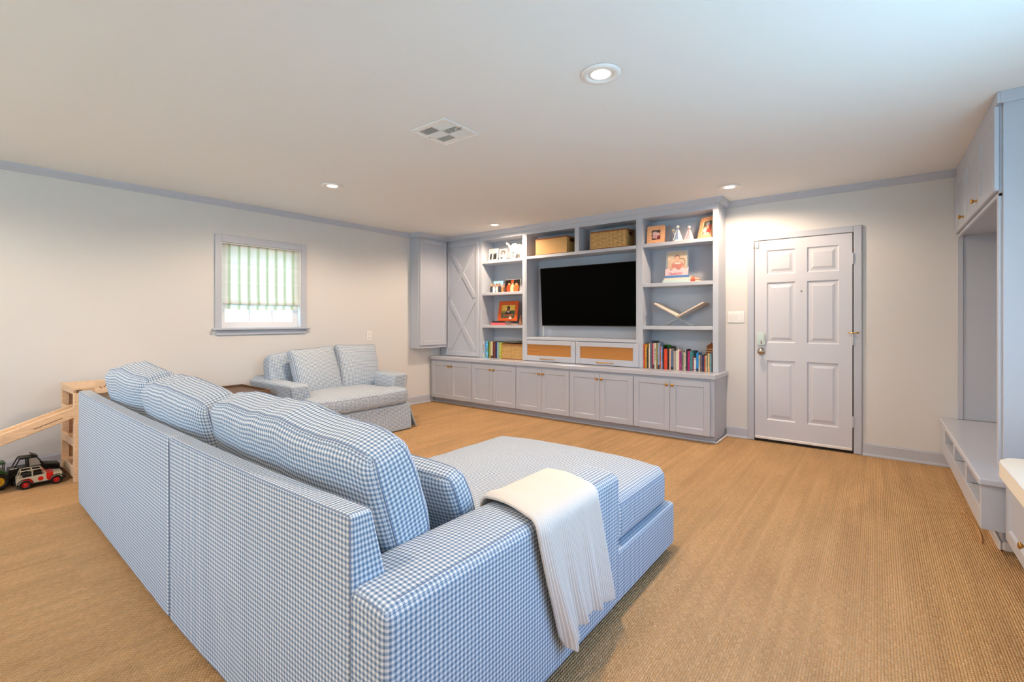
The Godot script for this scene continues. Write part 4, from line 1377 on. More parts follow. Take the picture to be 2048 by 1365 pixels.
	var dusk := picture(Color(0.10, 0.08, 0.07), Color(0.35, 0.16, 0.08), [[0.28, 0.7, 0.15, 0.35, Color(0.80, 0.30, 0.14)], [0.5, 0.72, 0.13, 0.35, Color(0.95, 0.78, 0.62)], [0.75, 0.7, 0.17, 0.35, Color(0.88, 0.42, 0.22)], [0.28, 0.36, 0.07, 0.09, Color(0.9, 0.6, 0.4)], [0.5, 0.38, 0.07, 0.09, Color(0.95, 0.68, 0.5)], [0.75, 0.38, 0.08, 0.09, Color(0.92, 0.62, 0.42)], [0.48, 0.16, 0.1, 0.14, Color(0.75, 0.28, 0.08)]])
	o = thing("photo_print", "dark glowing photograph of people at dusk leaning at the right of the second left shelf", "photograph", Vector3(1.43, 1.596, 0.225), g)
	o.rotation = Vector3(-0.16, 0.12, 0)
	put("board", mb().box(-0.122, 0, -0.012, 0.122, 0.172, 0, 0.001).done(), M.white, o)
	put("photograph", print_face(-0.119, 0.003, 0.119, 0.169, 0.0012), dusk, o)
	# --- third shelf
	flat_book("pink book lying under a dark book on the third left shelf", "lying books", Vector3(1.215, 1.1425, 0.262), 0.25, 0.033, 0.2, Color(0.93, 0.42, 0.45), paper)
	flat_book("thin dark book lying on top of the pink one", "lying books", Vector3(1.225, 1.176, 0.258), 0.225, 0.021, 0.19, Color(0.17, 0.11, 0.12), paper)
	o = thing("booklet", "thin pale booklets fanned out right of the pink book", "booklet", Vector3(1.45, 1.1425, 0.255))
	for k in 3:
		put("leaf", mb(Vector3(0, 0.004 + 0.008 * k, 0), Vector3(0, 0.14 * k, -0.03 * k)).box(-0.09, 0, -0.17, 0.09, 0.006, 0, 0.001).done(), paint([Color(0.80, 0.62, 0.60), Color(0.86, 0.80, 0.74), Color(0.55, 0.42, 0.42)][k], 0.6), o)
	var field := picture(Color(0.88, 0.72, 0.28), Color(0.30, 0.34, 0.24), [[0.5, 0.3, 0.32, 0.1, Color(0.90, 0.80, 0.45)], [0.8, 0.55, 0.22, 0.12, Color(0.25, 0.35, 0.25)], [0.5, 0.28, 0.11, 0.2, Color(0.28, 0.14, 0.1)], [0.5, 0.38, 0.08, 0.09, Color(0.55, 0.3, 0.2)], [0.5, 0.6, 0.2, 0.14, Color(0.22, 0.12, 0.14)], [0.5, 0.52, 0.09, 0.05, Color(0.85, 0.82, 0.8)], [0.42, 0.78, 0.3, 0.08, Color(0.62, 0.35, 0.22)], [0.72, 0.75, 0.16, 0.07, Color(0.7, 0.42, 0.25)]])
	o = photo_frame("rust orange scalloped frame with child's picture on the third left shelf", "", Vector3(1.31, 1.198, 0.175), 0.325, 0.272, 0.044, M.rust, field, -0.16, 0.0, 0.013)
	var fl := put("flower", ball(mb(), Vector3(0.055, 0.035, 0.012), Vector3(0.03, 0.012, 0.006)).done(), paint(Color(0.95, 0.86, 0.80), 0.6), o)
	for k in 4:
		put("petal", ball(mb(), Vector3(0.055, 0.043, 0.014), Vector3(0.026, 0.007, 0.004), Vector3(0, 0, 0.4 + k * 0.75)).done(), paint(Color(0.96, 0.70, 0.60), 0.6), fl)
	o = thing("shell_ornament", "small copper-coloured ornament at the right end of the third left shelf", "ornament", Vector3(1.50, 1.1425, 0.12))
	put("shell", limb(mb(), [Vector3(0, 0, 0), Vector3(0.0, 0.03, 0), Vector3(-0.006, 0.08, 0), Vector3(0.004, 0.125, 0), Vector3(0.012, 0.14, 0)], [0.016, 0.022, 0.014, 0.010, 0.003]).done(), paint(Color(0.78, 0.55, 0.40), 0.4), o)
	# --- counter, left: books and a basket
	var lb := "picture books on the counter in the left bookcase"
	var L := [[0.928, 0.966, 0.234, Color(0.93, 0.85, 0.83), 1, "white book with red title at the left end of the left counter row"], [0.968, 1.031, 0.23, Color(0.42, 0.68, 0.85), 3, "thick blue and white picture book in the left counter row"], [1.033, 1.053, 0.222, Color(0.15, 0.42, 0.28), 0, "narrow dark green book in the left counter row"], [1.055, 1.079, 0.223, Color(0.68, 0.74, 0.28), 5, "yellow-green book beside the dark green one, left row"], [1.081, 1.117, 0.231, Color(0.84, 0.78, 0.64), 4, "cream book with dark foot in the left counter row"], [1.119, 1.164, 0.229, Color(0.42, 0.18, 0.12), 2, "brown-red book in the middle of the left counter row"], [1.166, 1.196, 0.23, Color(0.20, 0.22, 0.40), 3, "navy and red book in the left counter row"], [1.198, 1.217, 0.226, Color(0.55, 0.74, 0.88), 6, "slim light blue book in the left counter row"], [1.219, 1.253, 0.223, Color(0.62, 0.78, 0.56), 5, "pale green flowered book in the left counter row"], [1.255, 1.274, 0.22, Color(0.78, 0.80, 0.22), 2, "lime yellow book touching the left counter basket"]]
	for b: Array in L:
		book(b[5], lb, Vector3((b[0] + b[1]) / 2, 0.683, 0.262), b[1] - b[0] - 0.002, b[2], 0.2, b[3], b[4], paper)
	flat_book("grey-green book lying across the basket behind the left row of books", "", Vector3(1.38, 0.905, 0.20), 0.22, 0.02, 0.13, Color(0.50, 0.50, 0.46), paper)
	g = "rattan baskets in the built-in"
	basket("rattan basket on the counter right of the left row of books", g, Vector3(1.465, 0.683, 0.148), 0.36, 0.20, 0.23)
	# --- the two cubbies
	basket("rattan basket in the left cubby above the television", g, Vector3(2.085, 2.0465, 0.15), 0.47, 0.203, 0.235)
	basket("rattan basket in the right cubby above the television", g, Vector3(2.872, 2.0465, 0.15), 0.455, 0.20, 0.235)
	right_shelves(paper, skin)


func standee(label: String, group: String, at: Vector3, w: float, h: float, heads: Array, pic: Material) -> void:
	var o := thing("photo_cutout", label, "photograph", at, group)
	var poly := PackedVector2Array([Vector2(w / 2, 0), Vector2(w / 2, h * 0.7)])
	for k in range(heads.size() - 1, -1, -1):
		var cx: float = (heads[k] - 0.5) * w
		for i in 7:
			var a := lerpf(-0.3, PI + 0.3, i / 6.0)
			poly.append(Vector2(cx + cos(a) * w * (0.11 if heads.size() > 2 else 0.18), h * 0.80 + sin(a) * h * 0.2))
	poly.append_array([Vector2(-w / 2, h * 0.7), Vector2(-w / 2, 0)])
	put("cutout", mb().prism(poly, -0.006, 0.0).done(), paint(Color(0.86, 0.84, 0.82), 0.4), o)
	# the print on its face
	var ix := Geometry2D.triangulate_polygon(poly)
	var st := mb()
	for i in range(0, ix.size(), 3):
		var p := []
		var u := []
		for k in 3:
			var q := poly[ix[i + k]]
			p.append(Vector3(q.x, q.y, 0.0008))
			u.append(Vector2(q.x / w + 0.5, 1.0 - q.y / h))
		st.tri(p[0], p[1], p[2], Vector3.BACK, Vector3.BACK, Vector3.BACK, u[0], u[1], u[2])
	put("photograph", st.done(), pic, o)
	put("foot", mb().box(-w * 0.3, 0, -0.03, w * 0.3, 0.006, 0.012, 0.001).done(), M.white, o)


func right_shelves(paper: Material, skin: Color) -> void:
	# --- top right shelf
	var kids := picture(Color(0.35, 0.32, 0.30), Color(0.55, 0.45, 0.42), [[0.38, 0.35, 0.26, 0.2, Color(0.86, 0.76, 0.76)], [0.4, 0.3, 0.13, 0.13, Color(0.92, 0.72, 0.66)], [0.75, 0.42, 0.17, 0.15, Color(0.93, 0.75, 0.7)], [0.45, 0.68, 0.32, 0.18, Color(0.86, 0.62, 0.62)], [0.8, 0.75, 0.17, 0.18, Color(0.55, 0.2, 0.2)], [0.3, 0.92, 0.25, 0.08, Color(0.2, 0.16, 0.15)]])
	photo_frame("light orange scalloped frame at the left of the top right shelf", "orange scalloped frames", Vector3(3.428, 2.0515, 0.235), 0.178, 0.192, 0.042, M.peach, kids, -0.14, 0.1, 0.011)
	var fam := picture(Color(0.40, 0.42, 0.34), Color(0.45, 0.30, 0.25), [[0.5, 0.2, 0.2, 0.14, Color(0.66, 0.66, 0.72)], [0.72, 0.38, 0.2, 0.1, Color(0.86, 0.35, 0.28)], [0.55, 0.45, 0.12, 0.12, Color(0.92, 0.72, 0.6)], [0.25, 0.6, 0.2, 0.2, Color(0.86, 0.82, 0.8)], [0.7, 0.7, 0.22, 0.2, Color(0.75, 0.3, 0.25)], [0.35, 0.42, 0.1, 0.1, skin], [0.45, 0.9, 0.4, 0.1, Color(0.9, 0.82, 0.7)]])
	photo_frame("larger light orange scalloped frame leaning at the right end of the top right shelf", "orange scalloped frames", Vector3(3.944, 2.0515, 0.215), 0.185, 0.235, 0.040, M.peach, fam, -0.26, -0.42, 0.011)
	var hats := [[3.585, 0.128, Color(0.86, 0.84, 0.84), Color(0.62, 0.70, 0.82), "small white and blue party hat, leftmost on the top right shelf", Color(0.92, 0.89, 0.78), 0.125], [3.662, 0.145, Color(0.60, 0.69, 0.82), Color(0.88, 0.87, 0.87), "blue party hat with white stripe, tallest of the three", Color(0.94, 0.93, 0.92), 0.215], [3.768, 0.135, Color(0.86, 0.68, 0.70), Color(0.90, 0.76, 0.77), "pink party hat with white pompom beside the blue hats", Color(0.94, 0.90, 0.89), 0.175]]
	for k: Array in hats:
		var o := thing("party_hat", k[4], "party hat", Vector3(k[0], 2.0515, k[6]), "felt party hats with pompoms")
		var r := 0.047
		put("cone", mb().lathe([Vector2(r, 0), Vector2(r * 0.5, k[1] * 0.5), Vector2(0.004, k[1])], 24).done(), paint(k[2], 0.9), o)
		put("band", mb().lathe([Vector2(r + 0.002, 0), Vector2(r + 0.003, 0.008), Vector2(r - 0.002, 0.016)], 24).done(), paint(k[3], 0.9), o)
		for s in 4:
			put("stripe", limb(mb(), [Vector3(r * 0.93, 0.012, 0).rotated(Vector3.UP, s * TAU / 4 + 0.5), Vector3(0.012, k[1] * 0.86, 0).rotated(Vector3.UP, s * TAU / 4 + 0.5)], [0.009, 0.004], 8).done(), paint(k[3], 0.9), o)
		var st := mb()
		for i in 26:
			var d := Vector3(sin(i * 2.4) * sqrt(1 - pow(1 - i / 13.0, 2)), 1 - i / 13.0, cos(i * 2.4) * sqrt(maxf(0, 1 - pow(1 - i / 13.0, 2))))
			ball(st, Vector3(0, k[1] + 0.012, 0) + d * 0.010, Vector3.ONE * 0.007)
		put("pompom", st.done(), paint(k[5], 0.95), o)
	# --- crown frame on a stack of books
	var g := "books stacked under the crown frame"
	flat_book("pale mint book, bottom of the stack under the crown frame", g, Vector3(3.652, 1.6125, 0.250), 0.285, 0.028, 0.2, Color(0.80, 0.88, 0.85), paper)
	flat_book("cream book in the middle of the stack under the crown frame", g, Vector3(3.66, 1.6410, 0.246), 0.275, 0.022, 0.19, Color(0.90, 0.87, 0.80), paper)
	flat_book("blue book, top of the stack under the crown frame", g, Vector3(3.666, 1.6635, 0.246), 0.252, 0.025, 0.18, Color(0.38, 0.55, 0.78), paper)
	flat_book("red-edged book lying aslant behind the stack of three", g, Vector3(3.79, 1.6125, 0.19), 0.10, 0.03, 0.12, Color(0.78, 0.36, 0.30), paper, -0.25)
	flat_book("orange-edged book lying on the red-edged one behind the stack", g, Vector3(3.785, 1.6430, 0.19), 0.10, 0.026, 0.12, Color(0.82, 0.52, 0.42), paper, -0.15)
	var o := thing("crown_framed_photo", "clear frame with a child's portrait and pink crown base with a name in red script", "photo frame", Vector3(3.645, 1.6890, 0.20))
	o.rotation.x = -0.06
	var girl := picture(Color(0.86, 0.74, 0.60), Color(0.84, 0.70, 0.55), [[0.72, 0.55, 0.2, 0.22, Color(0.55, 0.36, 0.2)], [0.72, 0.57, 0.16, 0.18, Color(0.84, 0.72, 0.58)], [0.52, 0.76, 0.32, 0.24, Color(0.84, 0.42, 0.30)], [0.52, 0.60, 0.18, 0.05, Color(0.94, 0.88, 0.82)], [0.5, 0.30, 0.15, 0.14, Color(0.62, 0.42, 0.24)], [0.5, 0.36, 0.12, 0.13, Color(0.90, 0.66, 0.52)], [0.25, 0.86, 0.14, 0.05, Color(0.88, 0.64, 0.5)], [0.82, 0.8, 0.1, 0.07, Color(0.88, 0.64, 0.5)], [0.5, 0.98, 0.45, 0.08, Color(0.5, 0.2, 0.15)]])
	put("clear_block", mb().box(-0.118, 0.005, -0.012, 0.118, 0.272, 0.002, 0.002).done(), M.acrylic, o)
	put("photograph", mb().box(-0.102, 0.05, -0.008, 0.102, 0.262, -0.006, 0).done(), M.white, o)
	put("photograph", print_face(-0.101, 0.052, 0.101, 0.26, -0.0055), girl, o)
	var crown := PackedVector2Array([Vector2(-0.121, 0), Vector2(0.121, 0), Vector2(0.127, 0.088), Vector2(0.100, 0.066), Vector2(0.062, 0.084), Vector2(0.022, 0.058), Vector2(-0.018, 0.084), Vector2(-0.060, 0.055), Vector2(-0.096, 0.082), Vector2(-0.121, 0.066)])
	put("crown_base", mb().prism(crown, 0.003, 0.011).done(), paint(Color(0.93, 0.80, 0.80), 0.4), o)
	put("crown_base", mb().box(-0.121, 0, -0.03, 0.121, 0.006, 0.003, 0.001).done(), paint(Color(0.93, 0.80, 0.80), 0.4), o)
	var script := TextMesh.new()
	var f := SystemFont.new()
	f.font_names = PackedStringArray(["Droid Serif"])
	f.font_italic = true
	script.font = f
	script.text = "Charlotte"
	script.font_size = 32
	script.pixel_size = 0.00105
	script.depth = 0.002
	put("name_script", script, paint(Color(0.85, 0.36, 0.40), 0.5), o, Vector3(-0.012, 0.022, 0.0122))
	# --- open book on a clear stand
	o = thing("book_stand", "crossed clear acrylic stand holding the open book", "book stand", Vector3(3.672, 1.1485, 0.20))
	for s: float in [-1.0, 1.0]:
		put("clear_plate", mb(Vector3(0, 0.088, 0), Vector3(0, 0, s * 0.545)).box(-0.165, -0.0025, -0.13, 0.285, 0.0025, 0.04, 0.001).done() if s > 0 else mb(Vector3(0, 0.0885, 0), Vector3(0, 0, s * 0.545)).box(-0.285, -0.0025, -0.129, 0.165, 0.0025, 0.039, 0.001).done(), M.acrylic, o)
	o = thing("open_book", "open white book resting in the clear crossed stand", "book", Vector3(3.672, 1.1485, 0.20))
	for s: float in [-1.0, 1.0]:
		var st := mb(Vector3(s * 0.004, 0.098, 0), Vector3(0, 0, s * 0.50))
		st.box(s * 0.004, 0.003, -0.17, s * 0.292, 0.021 if s < 0 else 0.014, 0.05, 0.003)
		var pg := put("page_block", st.done(), paint(Color(0.92, 0.88, 0.82), 0.7), o)
		put("cover", mb(Vector3(s * 0.004, 0.098, 0), Vector3(0, 0, s * 0.50)).box(s * 0.0, -0.0005, -0.175, s * 0.298, 0.003, 0.054, 0.001).done(), paint(Color(0.84, 0.74, 0.66), 0.5), pg)
	put("spine_band", mb(Vector3(0, 0.096, 0)).box(-0.012, -0.004, -0.17, 0.012, 0.004, 0.05, 0.002).done(), paint(Color(0.86, 0.74, 0.5), 0.5), o)
	# --- long row of books on the counter
	g = "books in the long row on the right counter"
	var rows := [
		[3.300, 3.318, 0.262, Color(0.84, 0.30, 0.16), 3, "narrow orange-red book, first in the long right counter row"],
		[3.320, 3.338, 0.262, Color(0.90, 0.62, 0.20), 2, "yellow-orange book, second in the long right counter row"],
		[3.340, 3.350, 0.225, Color(0.16, 0.17, 0.16), 1, "slim black book after the yellow-orange one"],
		[3.351, 3.362, 0.226, Color(0.50, 0.44, 0.38), 5, "slim grey-brown flowered book left of a cream one"],
		[3.363, 3.374, 0.272, Color(0.93, 0.88, 0.76), 6, "slim tall cream book near the left of the long row"],
		[3.375, 3.395, 0.292, Color(0.34, 0.40, 0.46), 2, "tallest dark slate book with pale pattern on its spine"],
		[3.396, 3.407, 0.277, Color(0.58, 0.10, 0.34), 6, "slim dark magenta book beside the tall slate book"],
		[3.408, 3.423, 0.278, Color(0.93, 0.58, 0.56), 4, "pink book near the left of the long row"],
		[3.424, 3.443, 0.278, Color(0.86, 0.84, 0.72), 1, "off-white book right of the pink book"],
		[3.444, 3.460, 0.272, Color(0.55, 0.56, 0.30), 5, "olive flowered book among the tall ones in the long row"],
		[3.461, 3.484, 0.285, Color(0.55, 0.62, 0.72), 4, "tall grey-blue book in the long right counter row"],
		[3.485, 3.496, 0.240, Color(0.80, 0.40, 0.22), 3, "slim orange patterned book before the red and blue one"],
		[3.497, 3.514, 0.243, Color(0.55, 0.62, 0.80), 3, "red, white and blue patterned book left of a black one"],
		[3.515, 3.528, 0.245, Color(0.05, 0.05, 0.06), 6, "black book touching the thick orange-red one"],
		[3.529, 3.568, 0.218, Color(0.88, 0.25, 0.10), 2, "thick orange-red book, boldest in the long row"],
		[3.569, 3.588, 0.226, Color(0.06, 0.06, 0.07), 2, "black book with white title right of the thick orange-red one"],
		[3.589, 3.604, 0.222, Color(0.90, 0.72, 0.60), 6, "peach book in the middle of the long row"],
		[3.605, 3.630, 0.206, Color(0.34, 0.43, 0.55), 4, "slate blue book with red title in the middle of the long row"],
		[3.631, 3.660, 0.200, Color(0.66, 0.60, 0.56), 6, "taupe book left of the pale green one"],
		[3.661, 3.676, 0.208, Color(0.82, 0.88, 0.76), 6, "slim pale green book right of centre in the long row"],
		[3.677, 3.693, 0.220, Color(0.93, 0.78, 0.74), 6, "pale pink book beside a purple patterned one"],
		[3.694, 3.719, 0.198, Color(0.58, 0.20, 0.44), 3, "purple patterned book in the long right counter row"],
		[3.720, 3.737, 0.202, Color(0.46, 0.50, 0.44), 1, "grey-green book right of the purple patterned one"],
		[3.738, 3.752, 0.192, Color(0.84, 0.80, 0.70), 1, "low cream book before the tall light taupe one"],
		[3.753, 3.763, 0.222, Color(0.78, 0.72, 0.66), 0, "slim light taupe book in the right half of the long row"],
		[3.764, 3.780, 0.222, Color(0.16, 0.12, 0.20), 6, "dark plum book left of the magenta one"],
		[3.781, 3.803, 0.206, Color(0.66, 0.08, 0.36), 2, "bright magenta book in the right half of the long row"],
		[3.804, 3.831, 0.207, Color(0.24, 0.56, 0.58), 5, "teal book with flowers beside the magenta one"],
		[3.832, 3.842, 0.150, Color(0.60, 0.30, 0.36), 5, "low rose flowered book between teal and white books"],
		[3.843, 3.866, 0.136, Color(0.92, 0.90, 0.92), 0, "short white book, lowest in the long row"],
		[3.867, 3.890, 0.190, Color(0.08, 0.50, 0.78), 4, "bright blue book right of the short white one"],
		[3.891, 3.905, 0.168, Color(0.86, 0.80, 0.68), 1, "slim cream book right of the bright blue one"],
		[3.906, 3.926, 0.170, Color(0.42, 0.34, 0.36), 3, "brown patterned book near the right end of the long row"],
		[3.927, 3.948, 0.175, Color(0.16, 0.15, 0.32), 3, "navy book with orange foot near the right end"],
		[3.949, 3.959, 0.163, Color(0.84, 0.36, 0.14), 6, "slim orange book near the right end of the long row"],
		[3.960, 3.971, 0.170, Color(0.90, 0.82, 0.68), 1, "slim cream titled book right of the slim orange one"],
		[3.972, 3.981, 0.172, Color(0.56, 0.48, 0.34), 3, "thin brown patterned book third from the right end"],
		[3.982, 3.999, 0.190, Color(0.92, 0.84, 0.60), 5, "pale yellow flowered book second from the right end"],
		[4.000, 4.020, 0.192, Color(0.42, 0.56, 0.60), 2, "grey-teal book, last in the long row, by the side panel"],
		[4.021, 4.031, 0.192, Color(0.14, 0.11, 0.12), 6, "slim black-brown book against the right side panel"]]
	for b: Array in rows:
		book(b[5], g, Vector3((b[0] + b[1]) / 2, 0.683, 0.268), b[1] - b[0] - 0.0008, b[2], 0.12, b[3], b[4], paper)
	var back := "books standing behind the long row"
	for b: Array in [[3.385, 0.30, 0.085, Color(0.07, 0.16, 0.18), "dark teal book standing broadside behind the tall left books"], [3.51, 0.258, 0.10, Color(0.10, 0.42, 0.12), "green-topped book standing broadside behind the thick orange-red one"], [3.585, 0.246, 0.055, Color(0.12, 0.16, 0.20), "dark blue-grey book behind the black and peach books"], [3.812, 0.206, 0.06, Color(0.07, 0.19, 0.22), "dark green-blue book behind the short white one"]]:
		o = thing("book", b[4], "book", Vector3(b[0], 0.683, 0.125), back)
		put("cover", mb().box(-b[2] / 2, 0, -0.010, b[2] / 2, b[1], -0.0075, 0).box(-b[2] / 2, 0, 0.0075, b[2] / 2, b[1], 0.010, 0).box(-b[2] / 2, 0, -0.0075, -b[2] / 2 + 0.003, b[1], 0.0075, 0).done(), paint(b[3], 0.45), o)
		put("pages", mb().box(-b[2] / 2 + 0.003, 0.003, -0.0075, b[2] / 2 - 0.003, b[1] - 0.003, 0.0075, 0).done(), paper, o)
	o = thing("wicker_jar", "small round brown wicker jar behind the right end of the long row", "basket", Vector3(3.972, 0.683, 0.085))
	put("woven_body", mb().lathe([Vector2(0, 0), Vector2(0.040, 0), Vector2(0.050, 0.05), Vector2(0.052, 0.18), Vector2(0.046, 0.24)], 28).done(), M.rim, o)
	for k in 16:
		var ring := []
		for i in 24:
			ring.append(Vector3(cos(TAU * i / 24), 0, sin(TAU * i / 24)) * (0.051 - 0.0003 * absf(k - 9)) + Vector3(0, 0.03 + 0.013 * k, 0))
		put("wicker_coil", mb().tube(ring, 0.0045, 6, true).done(), M.maple if k % 2 else M.rim, o)
	put("lid", mb(Vector3(0, 0.24, 0)).lathe([Vector2(0.05, 0), Vector2(0.046, 0.016), Vector2(0.028, 0.032), Vector2(0.010, 0.038), Vector2(0.008, 0.05), Vector2(0, 0.052)], 24).done(), M.rim, o)


func small_fittings() -> void:
	# ceiling vent: square plate with six fields of louvres
	var o := thing("ceiling_vent", "square white ceiling air vent with six louvred fields", "air vent", Vector3(3.117, 2.4395, 3.115))
	var s := 0.155
	put("plate", mb().box(-s, -0.006, -s, s, 0, -s + 0.045, 0.002).box(-s, -0.006, s - 0.045, s, 0, s, 0.002).box(-s, -0.006, -s + 0.045, -s + 0.03, 0, s - 0.045, 0.002).box(s - 0.03, -0.006, -s + 0.045, s, 0, s - 0.045, 0.002).done(), M.white, o)
	put("duct", mb().box(-s + 0.02, -0.0012, -s + 0.03, s - 0.02, -0.0002, s - 0.03, 0).done(), M.dark, o)
	put("lip", mb().box(-s - 0.002, -0.009, -s - 0.002, -s + 0.006, 0, s + 0.002, 0.002).box(s - 0.006, -0.009, -s - 0.002, s + 0.002, 0, s + 0.002, 0.002).box(-s + 0.006, -0.009, -s - 0.002, s - 0.006, 0, -s + 0.006, 0.002).box(-s + 0.006, -0.009, s - 0.006, s - 0.006, 0, s + 0.002, 0.002).done(), M.white, o)
	var fx := [-0.125, 0.125]
	put("mullion", mb().box(-0.004, -0.007, -0.11, 0.004, -0.001, 0.11, 0.001).box(-0.125, -0.007, -0.041, 0.125, -0.001, -0.033, 0.001).box(-0.125, -0.007, 0.033, 0.125, -0.001, 0.041, 0.001).done(), M.white, o)
	for c in 2:
		for r in 3:
			var z0 := -0.11 + 0.0745 * r
			for k in 7:
				var z := z0 + 0.008 + k * 0.0092
				var x0: float = -0.125 if c == 0 else 0.005
				var tilt := 0.9 if (r + c) % 2 == 0 else -0.9
				put("louvre", mb(Vector3(x0 + 0.06, -0.0045, z), Vector3(tilt, 0, 0)).box(-0.06, -0.0006, -0.0036, 0.06, 0.0006, 0.0036, 0).done(), M.white, o)
	put("lever", mb().tube([Vector3(0.12, -0.006, 0.02), Vector3(0.12, -0.028, 0.024)], 0.0025, 6).done(), M.white, o)
	for k: Array in [[-0.14, 0.0], [0.14, 0.0]]:
		put("screw", mb(Vector3(k[0], -0.006, k[1])).lathe([Vector2(0.005, 0), Vector2(0.004, -0.002), Vector2(0, -0.0025)], 10).done(), M.nickel, o)
	# loose edge of the sisal by the bench
	o = thing("frayed_strand", "curled loose strand of sisal on the floor beside the bench", "loose strand", Vector3.ZERO)
	var path := []
	for k in 30:
		var t := k / 29.0
		path.append(Vector3(5.765 + 0.035 * sin(t * PI * 0.75), 0.006 + 0.010 * sin(t * PI), 1.19 + 0.51 * t))
	put("strand", mb().tube(path, 0.0045, 6).done(), paint(Color(0.78, 0.60, 0.40), 0.9), o)
	for k in 9:
		var q: Vector3 = path[3 * k + 2]
		put("fibre", mb().tube([q, q + Vector3(-0.02 + 0.004 * (k % 3), 0.006, 0.012 * (k % 2)), q + Vector3(-0.045, -0.004, 0.02 - 0.006 * (k % 4))], 0.0014, 4).done(), paint(Color(0.88, 0.70, 0.48), 0.9), o)


func wheel(parent: Node, at: Vector3, r: float, wide: float, tyre: Material, hub: Material) -> void:
	var w := put("wheel", mb(at, Vector3(0, 0, -PI / 2)).lathe([Vector2(r * 0.58, -wide / 2), Vector2(r * 0.9, -wide / 2), Vector2(r, -wide * 0.35), Vector2(r, wide * 0.35), Vector2(r * 0.9, wide / 2), Vector2(r * 0.62, wide / 2), Vector2(r * 0.58, wide * 0.3)], 28).done(), tyre, parent)
	put("hub", mb(at, Vector3(0, 0, -PI / 2)).lathe([Vector2(0, -wide * 0.42), Vector2(r * 0.6, -wide * 0.42), Vector2(r * 0.6, wide * 0.36), Vector2(r * 0.48, wide * 0.40), Vector2(r * 0.4, wide * 0.25), Vector2(r * 0.2, wide * 0.28), Vector2(r * 0.16, wide * 0.44), Vector2(0, wide * 0.46)], 28).done(), hub, w)
	var st := mb()
	for k in 14:
		var a := TAU * k / 14
		st.x = Transform3D(Basis(Vector3.RIGHT, a), at)
		st.box(-wide / 2, r * 0.97, -r * 0.1, wide / 2, r * 1.05, r * 0.06, 0.0008)
	put("tread", st.done(), tyre, w)
	for k in 5:
		var sp := mb()
		sp.x = Transform3D(Basis(Vector3.RIGHT, TAU * k / 5), at)
		put("spoke", sp.box(wide * 0.28, r * 0.14, -r * 0.07, wide * 0.42, r * 0.52, r * 0.07, 0.0008).done(), hub, w)


